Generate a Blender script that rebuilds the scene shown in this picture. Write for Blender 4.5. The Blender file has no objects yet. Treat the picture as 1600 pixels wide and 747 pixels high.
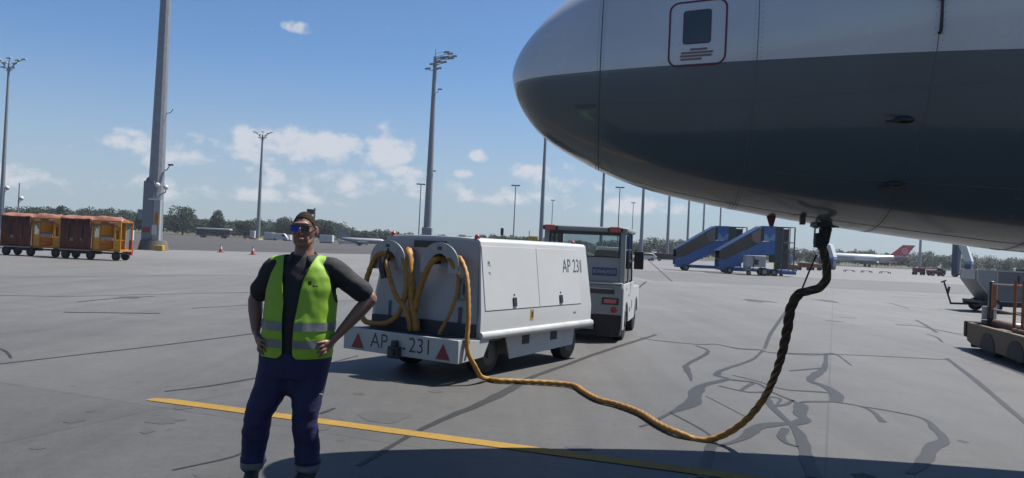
import bpy, bmesh, math, random
from mathutils import Vector, Matrix, noise as mnoise
R = math.radians
random.seed(7)
scene = bpy.context.scene
COL = scene.collection

# ------------------------------------------------------------------ camera
F = 1250.0
CAMZ = 1.62
PITCH, ROLL = 0.48, 2.65
camd = bpy.data.cameras.new('camera'); cam = bpy.data.objects.new('camera', camd); COL.objects.link(cam)
camd.sensor_width = 36; camd.lens = 36 * F / 1600; camd.clip_end = 6000; camd.clip_start = 0.05
CM = Matrix.Rotation(R(90 + PITCH), 3, 'X') @ Matrix.Rotation(R(ROLL), 3, 'Z')
cam.location = (0, 0, CAMZ); cam.rotation_euler = CM.to_euler()
scene.camera = cam

# ------------------------------------------------------------------ world, sun, exposure
SUN_EL = 60.0
SUN_AZ = 64.0          # degrees to the right of straight ahead (+Y)
w = bpy.data.worlds.new('World'); scene.world = w; w.use_nodes = True
nt = w.node_tree; N = nt.nodes; L = nt.links
N.clear()
wo = N.new('ShaderNodeOutputWorld'); bg = N.new('ShaderNodeBackground'); bg.inputs[1].default_value = 0.053
sky = N.new('ShaderNodeTexSky'); sky.sky_type = 'NISHITA'; sky.sun_disc = False
sky.sun_elevation = R(SUN_EL); sky.sun_rotation = R(SUN_AZ); sky.altitude = 450
sky.air_density = 1.0; sky.dust_density = 0.7; sky.ozone_density = 2.2
def wmath(op, a, b=None, c=None):
    n = N.new('ShaderNodeMath'); n.operation = op
    for i, v in enumerate((a, b, c)):
        if v is None: continue
        if isinstance(v, (int, float)): n.inputs[i].default_value = v
        else: L.new(v, n.inputs[i])
    return n.outputs[0]
tc = N.new('ShaderNodeTexCoord'); sep = N.new('ShaderNodeSeparateXYZ'); L.new(tc.outputs['Generated'], sep.inputs[0])
U = wmath('ARCTAN2', sep.outputs[0], sep.outputs[1]); V = sep.outputs[2]
nz = N.new('ShaderNodeTexNoise'); nz.inputs['Scale'].default_value = 19; nz.inputs['Detail'].default_value = 10; nz.inputs['Roughness'].default_value = 0.62
mp = N.new('ShaderNodeMapping'); mp.inputs['Scale'].default_value = (1, 1, 1.5); L.new(tc.outputs['Generated'], mp.inputs[0]); L.new(mp.outputs[0], nz.inputs[0])
nz2 = N.new('ShaderNodeTexNoise'); nz2.inputs['Scale'].default_value = 6; nz2.inputs['Detail'].default_value = 4; L.new(mp.outputs[0], nz2.inputs[0])
def dirn(px, py):
    v = (CM @ Vector(((px - 800) / F, (373.5 - py) / F, -1))).normalized()
    return math.atan2(v.x, v.y), v.z
blobs = None
# cumulus banks: (pixel x, y, half width, half height, weight)
for (px, py, a, b, k) in [(440, 226, 105, 28, 1.05), (375, 211, 48, 20, .9), (520, 230, 75, 26, 1.0), (605, 230, 40, 30, 1.2), (640, 270, 60, 14, .7),
                          (205, 220, 45, 24, .5), (290, 250, 70, 26, .6), (750, 244, 20, 11, .85), (70, 235, 50, 18, .4), (40, 262, 45, 14, .45),
                          (470, 42, 45, 11, .12), (600, 43, 26, 11, .30), (830, 275, 70, 22, .75), (900, 292, 60, 18, .7), (720, 272, 30, 10, .5),
                          (560, 285, 220, 24, .55), (700, 300, 300, 20, .55), (250, 295, 250, 24, .5), (1000, 320, 200, 18, .5), (120, 280, 130, 22, .5)]:
    u0, v0 = dirn(px, py)
    du = wmath('MULTIPLY', wmath('SUBTRACT', U, u0), F / a); dv = wmath('MULTIPLY', wmath('SUBTRACT', V, v0), F / b)
    q = wmath('SUBTRACT', k, wmath('MULTIPLY', wmath('ADD', wmath('MULTIPLY', du, du), wmath('MULTIPLY', dv, dv)), 0.8))
    blobs = q if blobs is None else wmath('MAXIMUM', blobs, q)
blobs = wmath('MAXIMUM', blobs, -1.0)
cl = wmath('ADD', blobs, wmath('MULTIPLY', wmath('SUBTRACT', nz.outputs[0], 0.50), 5.0))
mr = N.new('ShaderNodeMapRange'); mr.interpolation_type = 'SMOOTHSTEP'
mr.inputs['From Min'].default_value = 0.03; mr.inputs['From Max'].default_value = 0.95; mr.inputs['To Max'].default_value = 0.80
L.new(cl, mr.inputs[0])
# low thin haze of cloud towards the horizon
hz = N.new('ShaderNodeMapRange'); hz.interpolation_type = 'SMOOTHSTEP'
hz.inputs['From Min'].default_value = 0.24; hz.inputs['From Max'].default_value = 0.0; hz.inputs['To Max'].default_value = 0.8
L.new(V, hz.inputs[0])
hzz = wmath('MULTIPLY', hz.outputs[0], wmath('ADD', 0.62, wmath('MULTIPLY', nz2.outputs[0], 0.6)))
mixh = N.new('ShaderNodeMix'); mixh.data_type = 'RGBA'; mixh.inputs[7].default_value = (3.9, 4.5, 5.2, 1)
mixc = N.new('ShaderNodeMix'); mixc.data_type = 'RGBA'; mixc.inputs[7].default_value = (6.6, 6.7, 7.1, 1)
tint = N.new('ShaderNodeMix'); tint.data_type = 'RGBA'; tint.blend_type = 'MULTIPLY'; tint.inputs[0].default_value = 1; tint.inputs[7].default_value = (.70, .92, 1.14, 1)
L.new(sky.outputs[0], tint.inputs[6])
L.new(hzz, mixh.inputs[0]); L.new(tint.outputs[2], mixh.inputs[6])
L.new(mr.outputs[0], mixc.inputs[0]); L.new(mixh.outputs[2], mixc.inputs[6])
L.new(mixc.outputs[2], bg.inputs[0]); L.new(bg.outputs[0], wo.inputs[0])

sd = bpy.data.lights.new('sun', 'SUN'); sd.energy = 4.9; sd.angle = R(0.5); sd.color = (1, 0.965, 0.92)
sun = bpy.data.objects.new('sun', sd); COL.objects.link(sun); sun.location = (30, 30, 60)
sdir = Vector((math.sin(R(SUN_AZ)) * math.cos(R(SUN_EL)), math.cos(R(SUN_AZ)) * math.cos(R(SUN_EL)), math.sin(R(SUN_EL))))
sun.rotation_euler = sdir.to_track_quat('Z', 'Y').to_euler()
vs = scene.view_settings
vs.view_transform = 'Standard'; vs.look = 'None'; vs.exposure = 0.95; vs.gamma = 1.0; vs.use_curve_mapping = False
scene.cycles.max_bounces = 6; scene.cycles.transparent_max_bounces = 12

# ------------------------------------------------------------------ pixel helpers (photo 1600 x 747)
def at(px, py, d):
    v = CM @ Vector(((px - 800) / F, (373.5 - py) / F, -1))
    return Vector((0, 0, CAMZ)) + v * (d / v.y)
def gnd(px, py):
    v = CM @ Vector(((px - 800) / F, (373.5 - py) / F, -1))
    p = Vector((0, 0, CAMZ)) + v * (-CAMZ / v.z); p.z = 0
    return p
def gx(px, d):      # ground point under the horizon at image column px, distance d
    return Vector(((px - 800) / F * d, d, 0))

# ------------------------------------------------------------------ materials
MATS = {}
def mat(name, col, rough=0.5, metal=0.0, var=0.10, scale=6.0, bump=0.0, bscale=60.0, coat=0.0, dirt=0.0, dirtcol=(.06, .05, .04), spec=0.5):
    if name in MATS: return MATS[name]
    col = tuple(c * .56 for c in col)
    m = bpy.data.materials.new(name); m.use_nodes = True
    t = m.node_tree; b = t.nodes['Principled BSDF']
    tc = t.nodes.new('ShaderNodeTexCoord')
    n = t.nodes.new('ShaderNodeTexNoise'); n.inputs['Scale'].default_value = scale; n.inputs['Detail'].default_value = 6; n.inputs['Roughness'].default_value = .65
    t.links.new(tc.outputs['Object'], n.inputs['Vector'])
    rp = t.nodes.new('ShaderNodeValToRGB')
    rp.color_ramp.elements[0].position = .3; rp.color_ramp.elements[1].position = .7
    rp.color_ramp.elements[0].color = tuple(c * (1 - var) for c in col) + (1,)
    rp.color_ramp.elements[1].color = tuple(min(1, c * (1 + var)) for c in col) + (1,)
    t.links.new(n.outputs[0], rp.inputs[0])
    out = rp.outputs[0]
    if dirt > 0:
        n2 = t.nodes.new('ShaderNodeTexNoise'); n2.inputs['Scale'].default_value = scale * .45; n2.inputs['Detail'].default_value = 9; n2.inputs['Roughness'].default_value = .75
        t.links.new(tc.outputs['Object'], n2.inputs['Vector'])
        r2 = t.nodes.new('ShaderNodeValToRGB'); r2.color_ramp.elements[0].position = .5; r2.color_ramp.elements[1].position = .78
        r2.color_ramp.elements[1].color = (dirt, dirt, dirt, 1)
        t.links.new(n2.outputs[0], r2.inputs[0])
        mx = t.nodes.new('ShaderNodeMix'); mx.data_type = 'RGBA'; mx.inputs[7].default_value = tuple(dirtcol) + (1,)
        t.links.new(r2.outputs[0], mx.inputs[0]); t.links.new(out, mx.inputs[6]); out = mx.outputs[2]
    t.links.new(out, b.inputs['Base Color'])
    rr = t.nodes.new('ShaderNodeMapRange'); rr.inputs['To Min'].default_value = max(0.02, rough - .12); rr.inputs['To Max'].default_value = min(1, rough + .12)
    t.links.new(n.outputs[0], rr.inputs[0]); t.links.new(rr.outputs[0], b.inputs['Roughness'])
    b.inputs['Metallic'].default_value = metal; b.inputs['Coat Weight'].default_value = coat; b.inputs['Coat Roughness'].default_value = .08
    b.inputs['Specular IOR Level'].default_value = spec
    if bump > 0:
        n3 = t.nodes.new('ShaderNodeTexNoise'); n3.inputs['Scale'].default_value = bscale; n3.inputs['Detail'].default_value = 4
        t.links.new(tc.outputs['Object'], n3.inputs['Vector'])
        bp = t.nodes.new('ShaderNodeBump'); bp.inputs['Strength'].default_value = bump; bp.inputs['Distance'].default_value = .02
        t.links.new(n3.outputs[0], bp.inputs['Height']); t.links.new(bp.outputs[0], b.inputs['Normal'])
    MATS[name] = m
    return m
def glass(name, tintc=(.35, .42, .42)):
    if name in MATS: return MATS[name]
    m = bpy.data.materials.new(name); m.use_nodes = True; t = m.node_tree; t.nodes.clear()
    o = t.nodes.new('ShaderNodeOutputMaterial'); mx = t.nodes.new('ShaderNodeMixShader'); tr = t.nodes.new('ShaderNodeBsdfTransparent'); gl = t.nodes.new('ShaderNodeBsdfGlossy')
    fr = t.nodes.new('ShaderNodeFresnel'); fr.inputs[0].default_value = 1.45
    tr.inputs[0].default_value = tuple(tintc) + (1,); gl.inputs['Roughness'].default_value = .02
    t.links.new(fr.outputs[0], mx.inputs[0]); t.links.new(tr.outputs[0], mx.inputs[1]); t.links.new(gl.outputs[0], mx.inputs[2]); t.links.new(mx.outputs[0], o.inputs[0])
    MATS[name] = m; return m
WHITE = mat('white_paint', (.66, .67, .66), .42, var=.05, scale=2.5, dirt=.22, dirtcol=(.38, .36, .33))
WHITE2 = mat('white_paint_clean', (.74, .75, .76), .35, var=.04, scale=3)
OFFW = mat('offwhite_paint', (.55, .56, .56), .45, var=.07, scale=2, dirt=.3, dirtcol=(.3, .28, .26))
GREYP = mat('grey_paint', (.27, .30, .32), .45, var=.08, scale=3)
STEEL = mat('galvanised_steel', (.36, .38, .41), .5, .35, var=.14, scale=3)
ALU = mat('aluminium', (.55, .56, .57), .35, .8, var=.12, scale=5)
DARKM = mat('dark_metal', (.045, .047, .05), .5, .3, var=.25, scale=6)
BLACK = mat('black_rubber', (.018, .018, .019), .7, var=.3, scale=12, bump=.15)
BLACKP = mat('black_plastic', (.02, .021, .024), .4, var=.2)
RED = mat('red_paint', (.42, .02, .03), .4, var=.12)
REDL = mat('red_lamp_lens', (.55, .05, .05), .2, var=.1, coat=.5)
YEL = mat('yellow_paint', (.62, .38, .03), .5, var=.12, dirt=.3, dirtcol=(.2, .13, .05))
ORANGE = mat('orange_paint', (.62, .22, .015), .5, var=.2, scale=3, dirt=.45, dirtcol=(.16, .07, .02))
BROWN = mat('brown_tarpaulin', (.17, .045, .022), .65, var=.25, scale=2.5, bump=.3, bscale=9, dirt=.35, dirtcol=(.06, .03, .025))
BROWNL = mat('faded_tarpaulin', (.36, .15, .09), .6, var=.3, scale=4, bump=.4, bscale=10)
BLUE = mat('blue_paint', (.05, .18, .48), .42, var=.1, scale=2, dirt=.2, dirtcol=(.04, .06, .12))
BLUEL = mat('light_blue_paint', (.13, .32, .62), .42, var=.08)
BLUED = mat('dark_blue_paint', (.02, .04, .12), .5, var=.15)
BEIGE = mat('beige_panel', (.26, .22, .16), .6, var=.15)
SMOKE = mat('smoked_glazing', (.018, .02, .022), .18, var=.3, scale=1.5)
CABLE = mat('yellow_cable', (.50, .235, .03), .6, var=.22, scale=14, dirt=.6, dirtcol=(.10, .05, .015), bump=.2, bscale=200)
CABLE_SHADE = mat('painted_cable_shade', (.06, .035, .015), .7, var=.3, scale=14)  # dark colour painting the backlit shade of the hanging cable
LETTER = mat('grey_lettering', (.055, .07, .075), .6, var=.2)
CONC = mat('footing_concrete', (.30, .28, .25), .9, var=.15, scale=4, bump=.3)
GLASS = glass('clear_glass', (.78, .83, .84))
GLASSD = glass('tinted_glass', (.12, .15, .16))

# ------------------------------------------------------------------ mesh helpers
class MB:
    def __init__(s): s.v = []; s.f = []
    def _add(s, vs, fs):
        o = len(s.v); s.v += [Vector(p) for p in vs]; s.f += [tuple(i + o for i in f) for f in fs]; return s
    def box(s, x0, x1, y0, y1, z0, z1, rz=0, c=None):
        vs = [Vector((x, y, z)) for z in (z0, z1) for y in (y0, y1) for x in (x0, x1)]
        if rz:
            c = Vector(c) if c else Vector(((x0 + x1) / 2, (y0 + y1) / 2, 0)); M = Matrix.Rotation(rz, 3, 'Z')
            vs = [M @ (p - c) + c for p in vs]
        return s._add(vs, [(0, 2, 3, 1), (4, 5, 7, 6), (0, 1, 5, 4), (2, 6, 7, 3), (0, 4, 6, 2), (1, 3, 7, 5)])
    def bar(s, p, q, a, b=None, up=(0, 0, 1)):     # rectangular bar between two points
        p, q = Vector(p), Vector(q); b = b or a; d = (q - p).normalized(); u = Vector(up)
        if abs(d.dot(u)) > .98: u = Vector((1, 0, 0))
        x = d.cross(u).normalized(); y = x.cross(d)
        vs = [c + x * i * a / 2 + y * j * b / 2 for c in (p, q) for j in (-1, 1) for i in (-1, 1)]
        return s._add(vs, [(0, 2, 3, 1), (4, 5, 7, 6), (0, 1, 5, 4), (2, 6, 7, 3), (0, 4, 6, 2), (1, 3, 7, 5)])
    def prism(s, poly, a, b, plane='xz'):
        def mk(u, v, t):
            return {'xz': (u, t, v), 'yz': (t, u, v), 'xy': (u, v, t)}[plane]
        n = len(poly)
        vs = [mk(u, v, a) for u, v in poly] + [mk(u, v, b) for u, v in poly]
        fs = [tuple(range(n)), tuple(range(2 * n - 1, n - 1, -1))] + [(i, i + n, (i + 1) % n + n, (i + 1) % n) for i in range(n)]
        return s._add(vs, fs)
    def cyl(s, p, q, r, r2=None, n=16):
        return s.tube([p, q], [r, r if r2 is None else r2], n)
    def tube(s, pts, r, n=10, ref=None, ratio=1.0, lobes=0, pitch=.2, amp=.15):
        pts = [Vector(p) for p in pts]; m = len(pts)
        rr = [r] * m if isinstance(r, (int, float)) else list(r)
        T = [(pts[min(i + 1, m - 1)] - pts[max(i - 1, 0)]).normalized() for i in range(m)]
        u = Vector(ref) if ref else (Vector((0, 0, 1)) if abs(T[0].z) < .9 else Vector((1, 0, 0)))
        vs = []; dist = 0
        for i in range(m):
            u = (u - T[i] * u.dot(T[i])).normalized(); v = T[i].cross(u)
            if i: dist += (pts[i] - pts[i - 1]).length
            ri = rr[i]; ra, rb = ri if isinstance(ri, tuple) else (ri, ri * ratio)
            for k in range(n):
                a = 2 * math.pi * k / n
                g = 1.0
                if lobes: g = 1 - amp + amp * abs(math.cos(.5 * lobes * (a - 2 * math.pi * dist / pitch))) * 1.4
                vs.append(pts[i] + u * math.cos(a) * ra * g + v * math.sin(a) * rb * g)
        fs = [(i * n + k, i * n + (k + 1) % n, (i + 1) * n + (k + 1) % n, (i + 1) * n + k) for i in range(m - 1) for k in range(n)]
        fs += [tuple(range(n - 1, -1, -1)), tuple(range((m - 1) * n, m * n))]
        return s._add(vs, fs)
    def ell(s, c, rx, ry, rz, nu=20, nv=12, rot=None):
        c = Vector(c); vs = []; fs = []
        for j in range(1, nv):
            t = math.pi * j / nv
            for i in range(nu):
                a = 2 * math.pi * i / nu
                p = Vector((rx * math.sin(t) * math.cos(a), ry * math.sin(t) * math.sin(a), rz * math.cos(t)))
                vs.append(c + (rot @ p if rot else p))
        p = Vector((0, 0, rz)); vs.append(c + (rot @ p if rot else p)); vs.append(c - (rot @ p if rot else p))
        top, bot = len(vs) - 2, len(vs) - 1
        for j in range(nv - 2):
            for i in range(nu): fs.append((j * nu + i, (j + 1) * nu + i, (j + 1) * nu + (i + 1) % nu, j * nu + (i + 1) % nu))
        for i in range(nu):
            fs.append((top, i, (i + 1) % nu)); fs.append((bot, (nv - 2) * nu + (i + 1) % nu, (nv - 2) * nu + i))
        return s._add(vs, fs)
    def quad(s, a, b, c, d): return s._add([a, b, c, d], [(0, 1, 2, 3)])
    def build(s, name, m, parent=None, bevel=0, smooth=40, loc=None, rz=0, fix=True):
        me = bpy.data.meshes.new(name); me.from_pydata([tuple(p) for p in s.v], [], s.f)
        if fix:
            bm = bmesh.new(); bm.from_mesh(me); bmesh.ops.recalc_face_normals(bm, faces=bm.faces); bm.to_mesh(me); bm.free()
        return link(name, me, m, parent, bevel, smooth, loc, rz)
def link(name, me, m, parent=None, bevel=0, smooth=40, loc=None, rz=0):
    o = bpy.data.objects.new(name, me); COL.objects.link(o)
    for mm in (m if isinstance(m, (list, tuple)) else [m]):
        if mm: me.materials.append(mm)
    if smooth:
        me.shade_smooth()
        if smooth < 180: me.set_sharp_from_angle(angle=R(smooth))
    if parent: o.parent = parent
    if loc is not None: o.location = loc
    if rz: o.rotation_euler = (0, 0, rz)
    if bevel:
        b = o.modifiers.new('bevel', 'BEVEL'); b.width = bevel; b.segments = 2; b.limit_method = 'ANGLE'; b.angle_limit = R(35)
    return o
def thing(name, label, cat, loc=(0, 0, 0), rz=0, group=None):
    o = bpy.data.objects.new(name, None); COL.objects.link(o); o.location = loc; o.rotation_euler = (0, 0, rz); o.empty_display_size = .2
    return tag(o, label, cat, group)
def tag(o, label=None, cat=None, group=None, kind=None):
    if label: o['label'] = label
    if cat: o['category'] = cat
    if group: o['group'] = group
    if kind: o['kind'] = kind
    return o
def dup(root, loc, rz, label=None, group=None):
    r = root.copy(); COL.objects.link(r); r.location = loc; r.rotation_euler = (0, 0, rz)
    if label: r['label'] = label
    if group: r['group'] = group
    def rec(a, b):
        for ch in list(a.children):
            if ch == b: continue
            c = ch.copy(); COL.objects.link(c); c.parent = b; rec(ch, c)
    rec(root, r)
    return r
def text(name, body, size, fn, m, parent, sx=1.0, align='CENTER'):
    cu = bpy.data.curves.new('t', 'FONT'); cu.body = body; cu.size = size; cu.align_x = align; cu.align_y = 'CENTER'
    o = bpy.data.objects.new('t', cu); COL.objects.link(o)
    dg = bpy.context.evaluated_depsgraph_get(); dg.update()
    me = bpy.data.meshes.new_from_object(o.evaluated_get(dg)); bpy.data.objects.remove(o)
    for v in me.vertices: v.co = Vector(fn(v.co.x * sx, v.co.y))
    me.materials.clear(); me.name = name
    return link(name, me, m, parent, smooth=0)
def smoothpath(pts, n=8):
    pts = [Vector(p) for p in pts]; P = [pts[0] * 2 - pts[1]] + pts + [pts[-1] * 2 - pts[-2]]; out = []
    for i in range(1, len(P) - 2):
        for k in range(n):
            t = k / n; a, b, c, d = P[i - 1:i + 3]
            out.append(.5 * ((2 * b) + (c - a) * t + (2 * a - 5 * b + 4 * c - d) * t * t + (3 * b - a - 3 * c + d) * t ** 3))
    return out + [pts[-1]]
def resample(pts, step):
    out = [pts[0]]; acc = 0
    for a, b in zip(pts, pts[1:]):
        l = (b - a).length; 
        if l == 0: continue
        t = step - acc
        while t <= l:
            out.append(a.lerp(b, t / l)); t += step
        acc = (acc + l) % step
    if (out[-1] - pts[-1]).length > 1e-4: out.append(pts[-1])
    return out
def lerp_tab(tab, x):
    for (a, b) in zip(tab, tab[1:]):
        if x <= b[0]:
            t = (x - a[0]) / (b[0] - a[0]); t = min(1, max(0, t))
            return [p + (q - p) * t for p, q in zip(a[1:], b[1:])]
    return list(tab[-1][1:])
def hermite(tab, x):    # monotone-ish cubic interpolation of table rows
    n = len(tab)
    if x <= tab[0][0]: return list(tab[0][1:])
    for i in range(n - 1):
        if x <= tab[i + 1][0]:
            h = tab[i + 1][0] - tab[i][0]; t = (x - tab[i][0]) / h; out = []
            for k in range(1, len(tab[0])):
                d = (tab[i + 1][k] - tab[i][k]) / h
                d0 = (tab[i][k] - tab[i - 1][k]) / (tab[i][0] - tab[i - 1][0]) if i else d
                d1 = (tab[i + 2][k] - tab[i + 1][k]) / (tab[i + 2][0] - tab[i + 1][0]) if i + 2 < n else d
                m0 = 0 if d0 * d <= 0 else 2 * d0 * d / (d0 + d); m1 = 0 if d1 * d <= 0 else 2 * d1 * d / (d1 + d)
                if i == 0: m0 = d
                out.append(tab[i][k] * (2 * t ** 3 - 3 * t * t + 1) + m0 * h * (t ** 3 - 2 * t * t + t) + tab[i + 1][k] * (-2 * t ** 3 + 3 * t * t) + m1 * h * (t ** 3 - t * t))
            return out
    return list(tab[-1][1:])

# ================================================================== SETTING: ground
def ground_mat(name, base, var, spots=0.0, spotcol=(.1, .1, .1), slabs=False, rough=.85, traffic=False):  # traffic adds a tone ramp along y, drip spots and tyre streaks
    m = bpy.data.materials.new(name); m.use_nodes = True; t = m.node_tree; b = t.nodes['Principled BSDF']
    tc = t.nodes.new('ShaderNodeTexCoord')
    def noise(sc, det=6, ro=.6, vec=None):
        n = t.nodes.new('ShaderNodeTexNoise'); n.inputs['Scale'].default_value = sc; n.inputs['Detail'].default_value = det; n.inputs['Roughness'].default_value = ro
        t.links.new(vec or tc.outputs['Object'], n.inputs['Vector']); return n.outputs[0]
    def mul(col, fac_out, lo, hi, f0=.3, f1=.7):
        mr = t.nodes.new('ShaderNodeMapRange'); mr.inputs['From Min'].default_value = f0; mr.inputs['From Max'].default_value = f1
        mr.inputs['To Min'].default_value = lo; mr.inputs['To Max'].default_value = hi; t.links.new(fac_out, mr.inputs[0])
        mx = t.nodes.new('ShaderNodeMix'); mx.data_type = 'RGBA'; mx.blend_type = 'MULTIPLY'; mx.inputs[0].default_value = 1
        t.links.new(col, mx.inputs[6]); t.links.new(mr.outputs[0], mx.inputs[7]); return mx.outputs[2]
    rgb = t.nodes.new('ShaderNodeRGB'); rgb.outputs[0].default_value = tuple(c * .52 for c in base) + (1,)
    c = rgb.outputs[0]
    c = mul(c, noise(.12, 4), 1 - var, 1 + var)
    c = mul(c, noise(1.1, 7, .7), 1 - var * .8, 1 + var * .8)
    c = mul(c, noise(55, 3, .6), .86, 1.14); c = mul(c, noise(9, 5, .7), .90, 1.10)
    mp = t.nodes.new('ShaderNodeMapping'); mp.inputs['Rotation'].default_value = (0, 0, R(22)); t.links.new(tc.outputs['Object'], mp.inputs[0])
    if slabs:
        br = t.nodes.new('ShaderNodeTexBrick'); br.inputs['Scale'].default_value = 1; br.inputs['Brick Width'].default_value = 5.6; br.inputs['Row Height'].default_value = 5.6
        br.offset = 0; br.inputs['Mortar Size'].default_value = .012; br.inputs['Color1'].default_value = (.94, .94, .94, 1); br.inputs['Color2'].default_value = (1.06, 1.055, 1.05, 1); br.inputs['Mortar'].default_value = (.72, .72, .72, 1)
        t.links.new(mp.outputs[0], br.inputs['Vector'])
        mx = t.nodes.new('ShaderNodeMix'); mx.data_type = 'RGBA'; mx.blend_type = 'MULTIPLY'; mx.inputs[0].default_value = 1
        t.links.new(c, mx.inputs[6]); t.links.new(br.outputs[0], mx.inputs[7]); c = mx.outputs[2]
        # tyre-wear streaks along the slab direction
        ms = t.nodes.new('ShaderNodeMapping'); ms.inputs['Rotation'].default_value = (0, 0, R(22)); ms.inputs['Scale'].default_value = (.9, .05, 1); t.links.new(tc.outputs['Object'], ms.inputs[0])
        c = mul(c, noise(1.0, 5, .6, ms.outputs[0]), .90, 1.06)
    if traffic:     # base tone goes from darker close by to lighter farther along y
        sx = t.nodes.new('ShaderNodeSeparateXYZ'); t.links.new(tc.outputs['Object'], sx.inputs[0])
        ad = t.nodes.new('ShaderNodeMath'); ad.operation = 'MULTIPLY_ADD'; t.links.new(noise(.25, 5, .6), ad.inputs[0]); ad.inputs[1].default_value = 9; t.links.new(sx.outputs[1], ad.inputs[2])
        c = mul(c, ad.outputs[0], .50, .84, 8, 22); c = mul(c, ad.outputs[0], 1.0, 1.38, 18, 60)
    if spots:
        rp = t.nodes.new('ShaderNodeValToRGB'); rp.color_ramp.elements[0].position = .66; rp.color_ramp.elements[1].position = .76
        rp.color_ramp.elements[1].color = (spots, spots, spots, 1)
        t.links.new(noise(1.7, 3, .55), rp.inputs[0])
        mx = t.nodes.new('ShaderNodeMix'); mx.data_type = 'RGBA'; mx.inputs[7].default_value = tuple(c * .5 for c in spotcol) + (1,)
        t.links.new(rp.outputs[0], mx.inputs[0]); t.links.new(c, mx.inputs[6]); c = mx.outputs[2]
    if traffic:
        r3 = t.nodes.new('ShaderNodeValToRGB'); r3.color_ramp.elements[0].position = .68; r3.color_ramp.elements[1].position = .74; r3.color_ramp.elements[0].color = (1, 1, 1, 1); r3.color_ramp.elements[1].color = (.72, .72, .72, 1)
        t.links.new(noise(6.5, 2, .5), r3.inputs[0])
        m3 = t.nodes.new('ShaderNodeMix'); m3.data_type = 'RGBA'; m3.blend_type = 'MULTIPLY'; m3.inputs[0].default_value = 1; t.links.new(c, m3.inputs[6]); t.links.new(r3.outputs[0], m3.inputs[7]); c = m3.outputs[2]
        m4 = t.nodes.new('ShaderNodeMapping'); m4.inputs['Rotation'].default_value = (0, 0, R(-64)); m4.inputs['Scale'].default_value = (2.2, .07, 1); t.links.new(tc.outputs['Object'], m4.inputs[0])
        c = mul(c, noise(1.0, 3, .5, m4.outputs[0]), .93, 1.0, .58, .5)
    t.links.new(c, b.inputs['Base Color']); b.inputs['Roughness'].default_value = rough; b.inputs['Specular IOR Level'].default_value = .3
    bp = t.nodes.new('ShaderNodeBump'); bp.inputs['Strength'].default_value = .25; bp.inputs['Distance'].default_value = .01
    t.links.new(noise(80, 3), bp.inputs['Height']); t.links.new(bp.outputs[0], b.inputs['Normal'])
    return m
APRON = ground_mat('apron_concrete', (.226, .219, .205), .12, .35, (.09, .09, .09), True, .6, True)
ASPH = ground_mat('taxiway_asphalt', (.088, .084, .080), .12)
STRIPM = ground_mat('worn_concrete', (.185, .186, .183), .08, .3, (.13, .13, .12))
GRASSM = ground_mat('dry_grass', (.085, .088, .040), .3, .5, (.05, .065, .03))
TARM = ground_mat('tar_sealant', (.036, .037, .038), .18, rough=.6)
STAINM = ground_mat('oil_stain', (.098, .098, .097), .15)
YLINE = ground_mat('yellow_road_paint', (.42, .25, .04), .16, .6, (.25, .18, .08))
def sheet(name, pts, z, m):
    mb = MB(); mb._add([(x, y, z) for x, y in pts], [tuple(range(len(pts)))])
    me_o = mb.build(name, m, smooth=0); 
    if me_o.data.polygons[0].normal.z < 0: me_o.data.flip_normals()
    return tag(me_o, kind='structure')
sheet('ground', [(-3000, -300), (3000, -300), (3000, 4000), (-3000, 4000)], 0, APRON)
sheet('taxiway', [(-500, 20), (-60, 42), (-33, 58), (-26.8, 66), (-20.4, 76), (-13.8, 88), (0, 113), (30, 170), (70, 243), (-900, 243)], .004, ASPH)
sheet('apron_strip', [(8, 46), (60, 49), (90, 74), (8, 70)], .004, STRIPM)
sheet('grass', [(-3000, 246), (3000, 246), (3000, 4000), (-3000, 4000)], .02, GRASSM)

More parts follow.
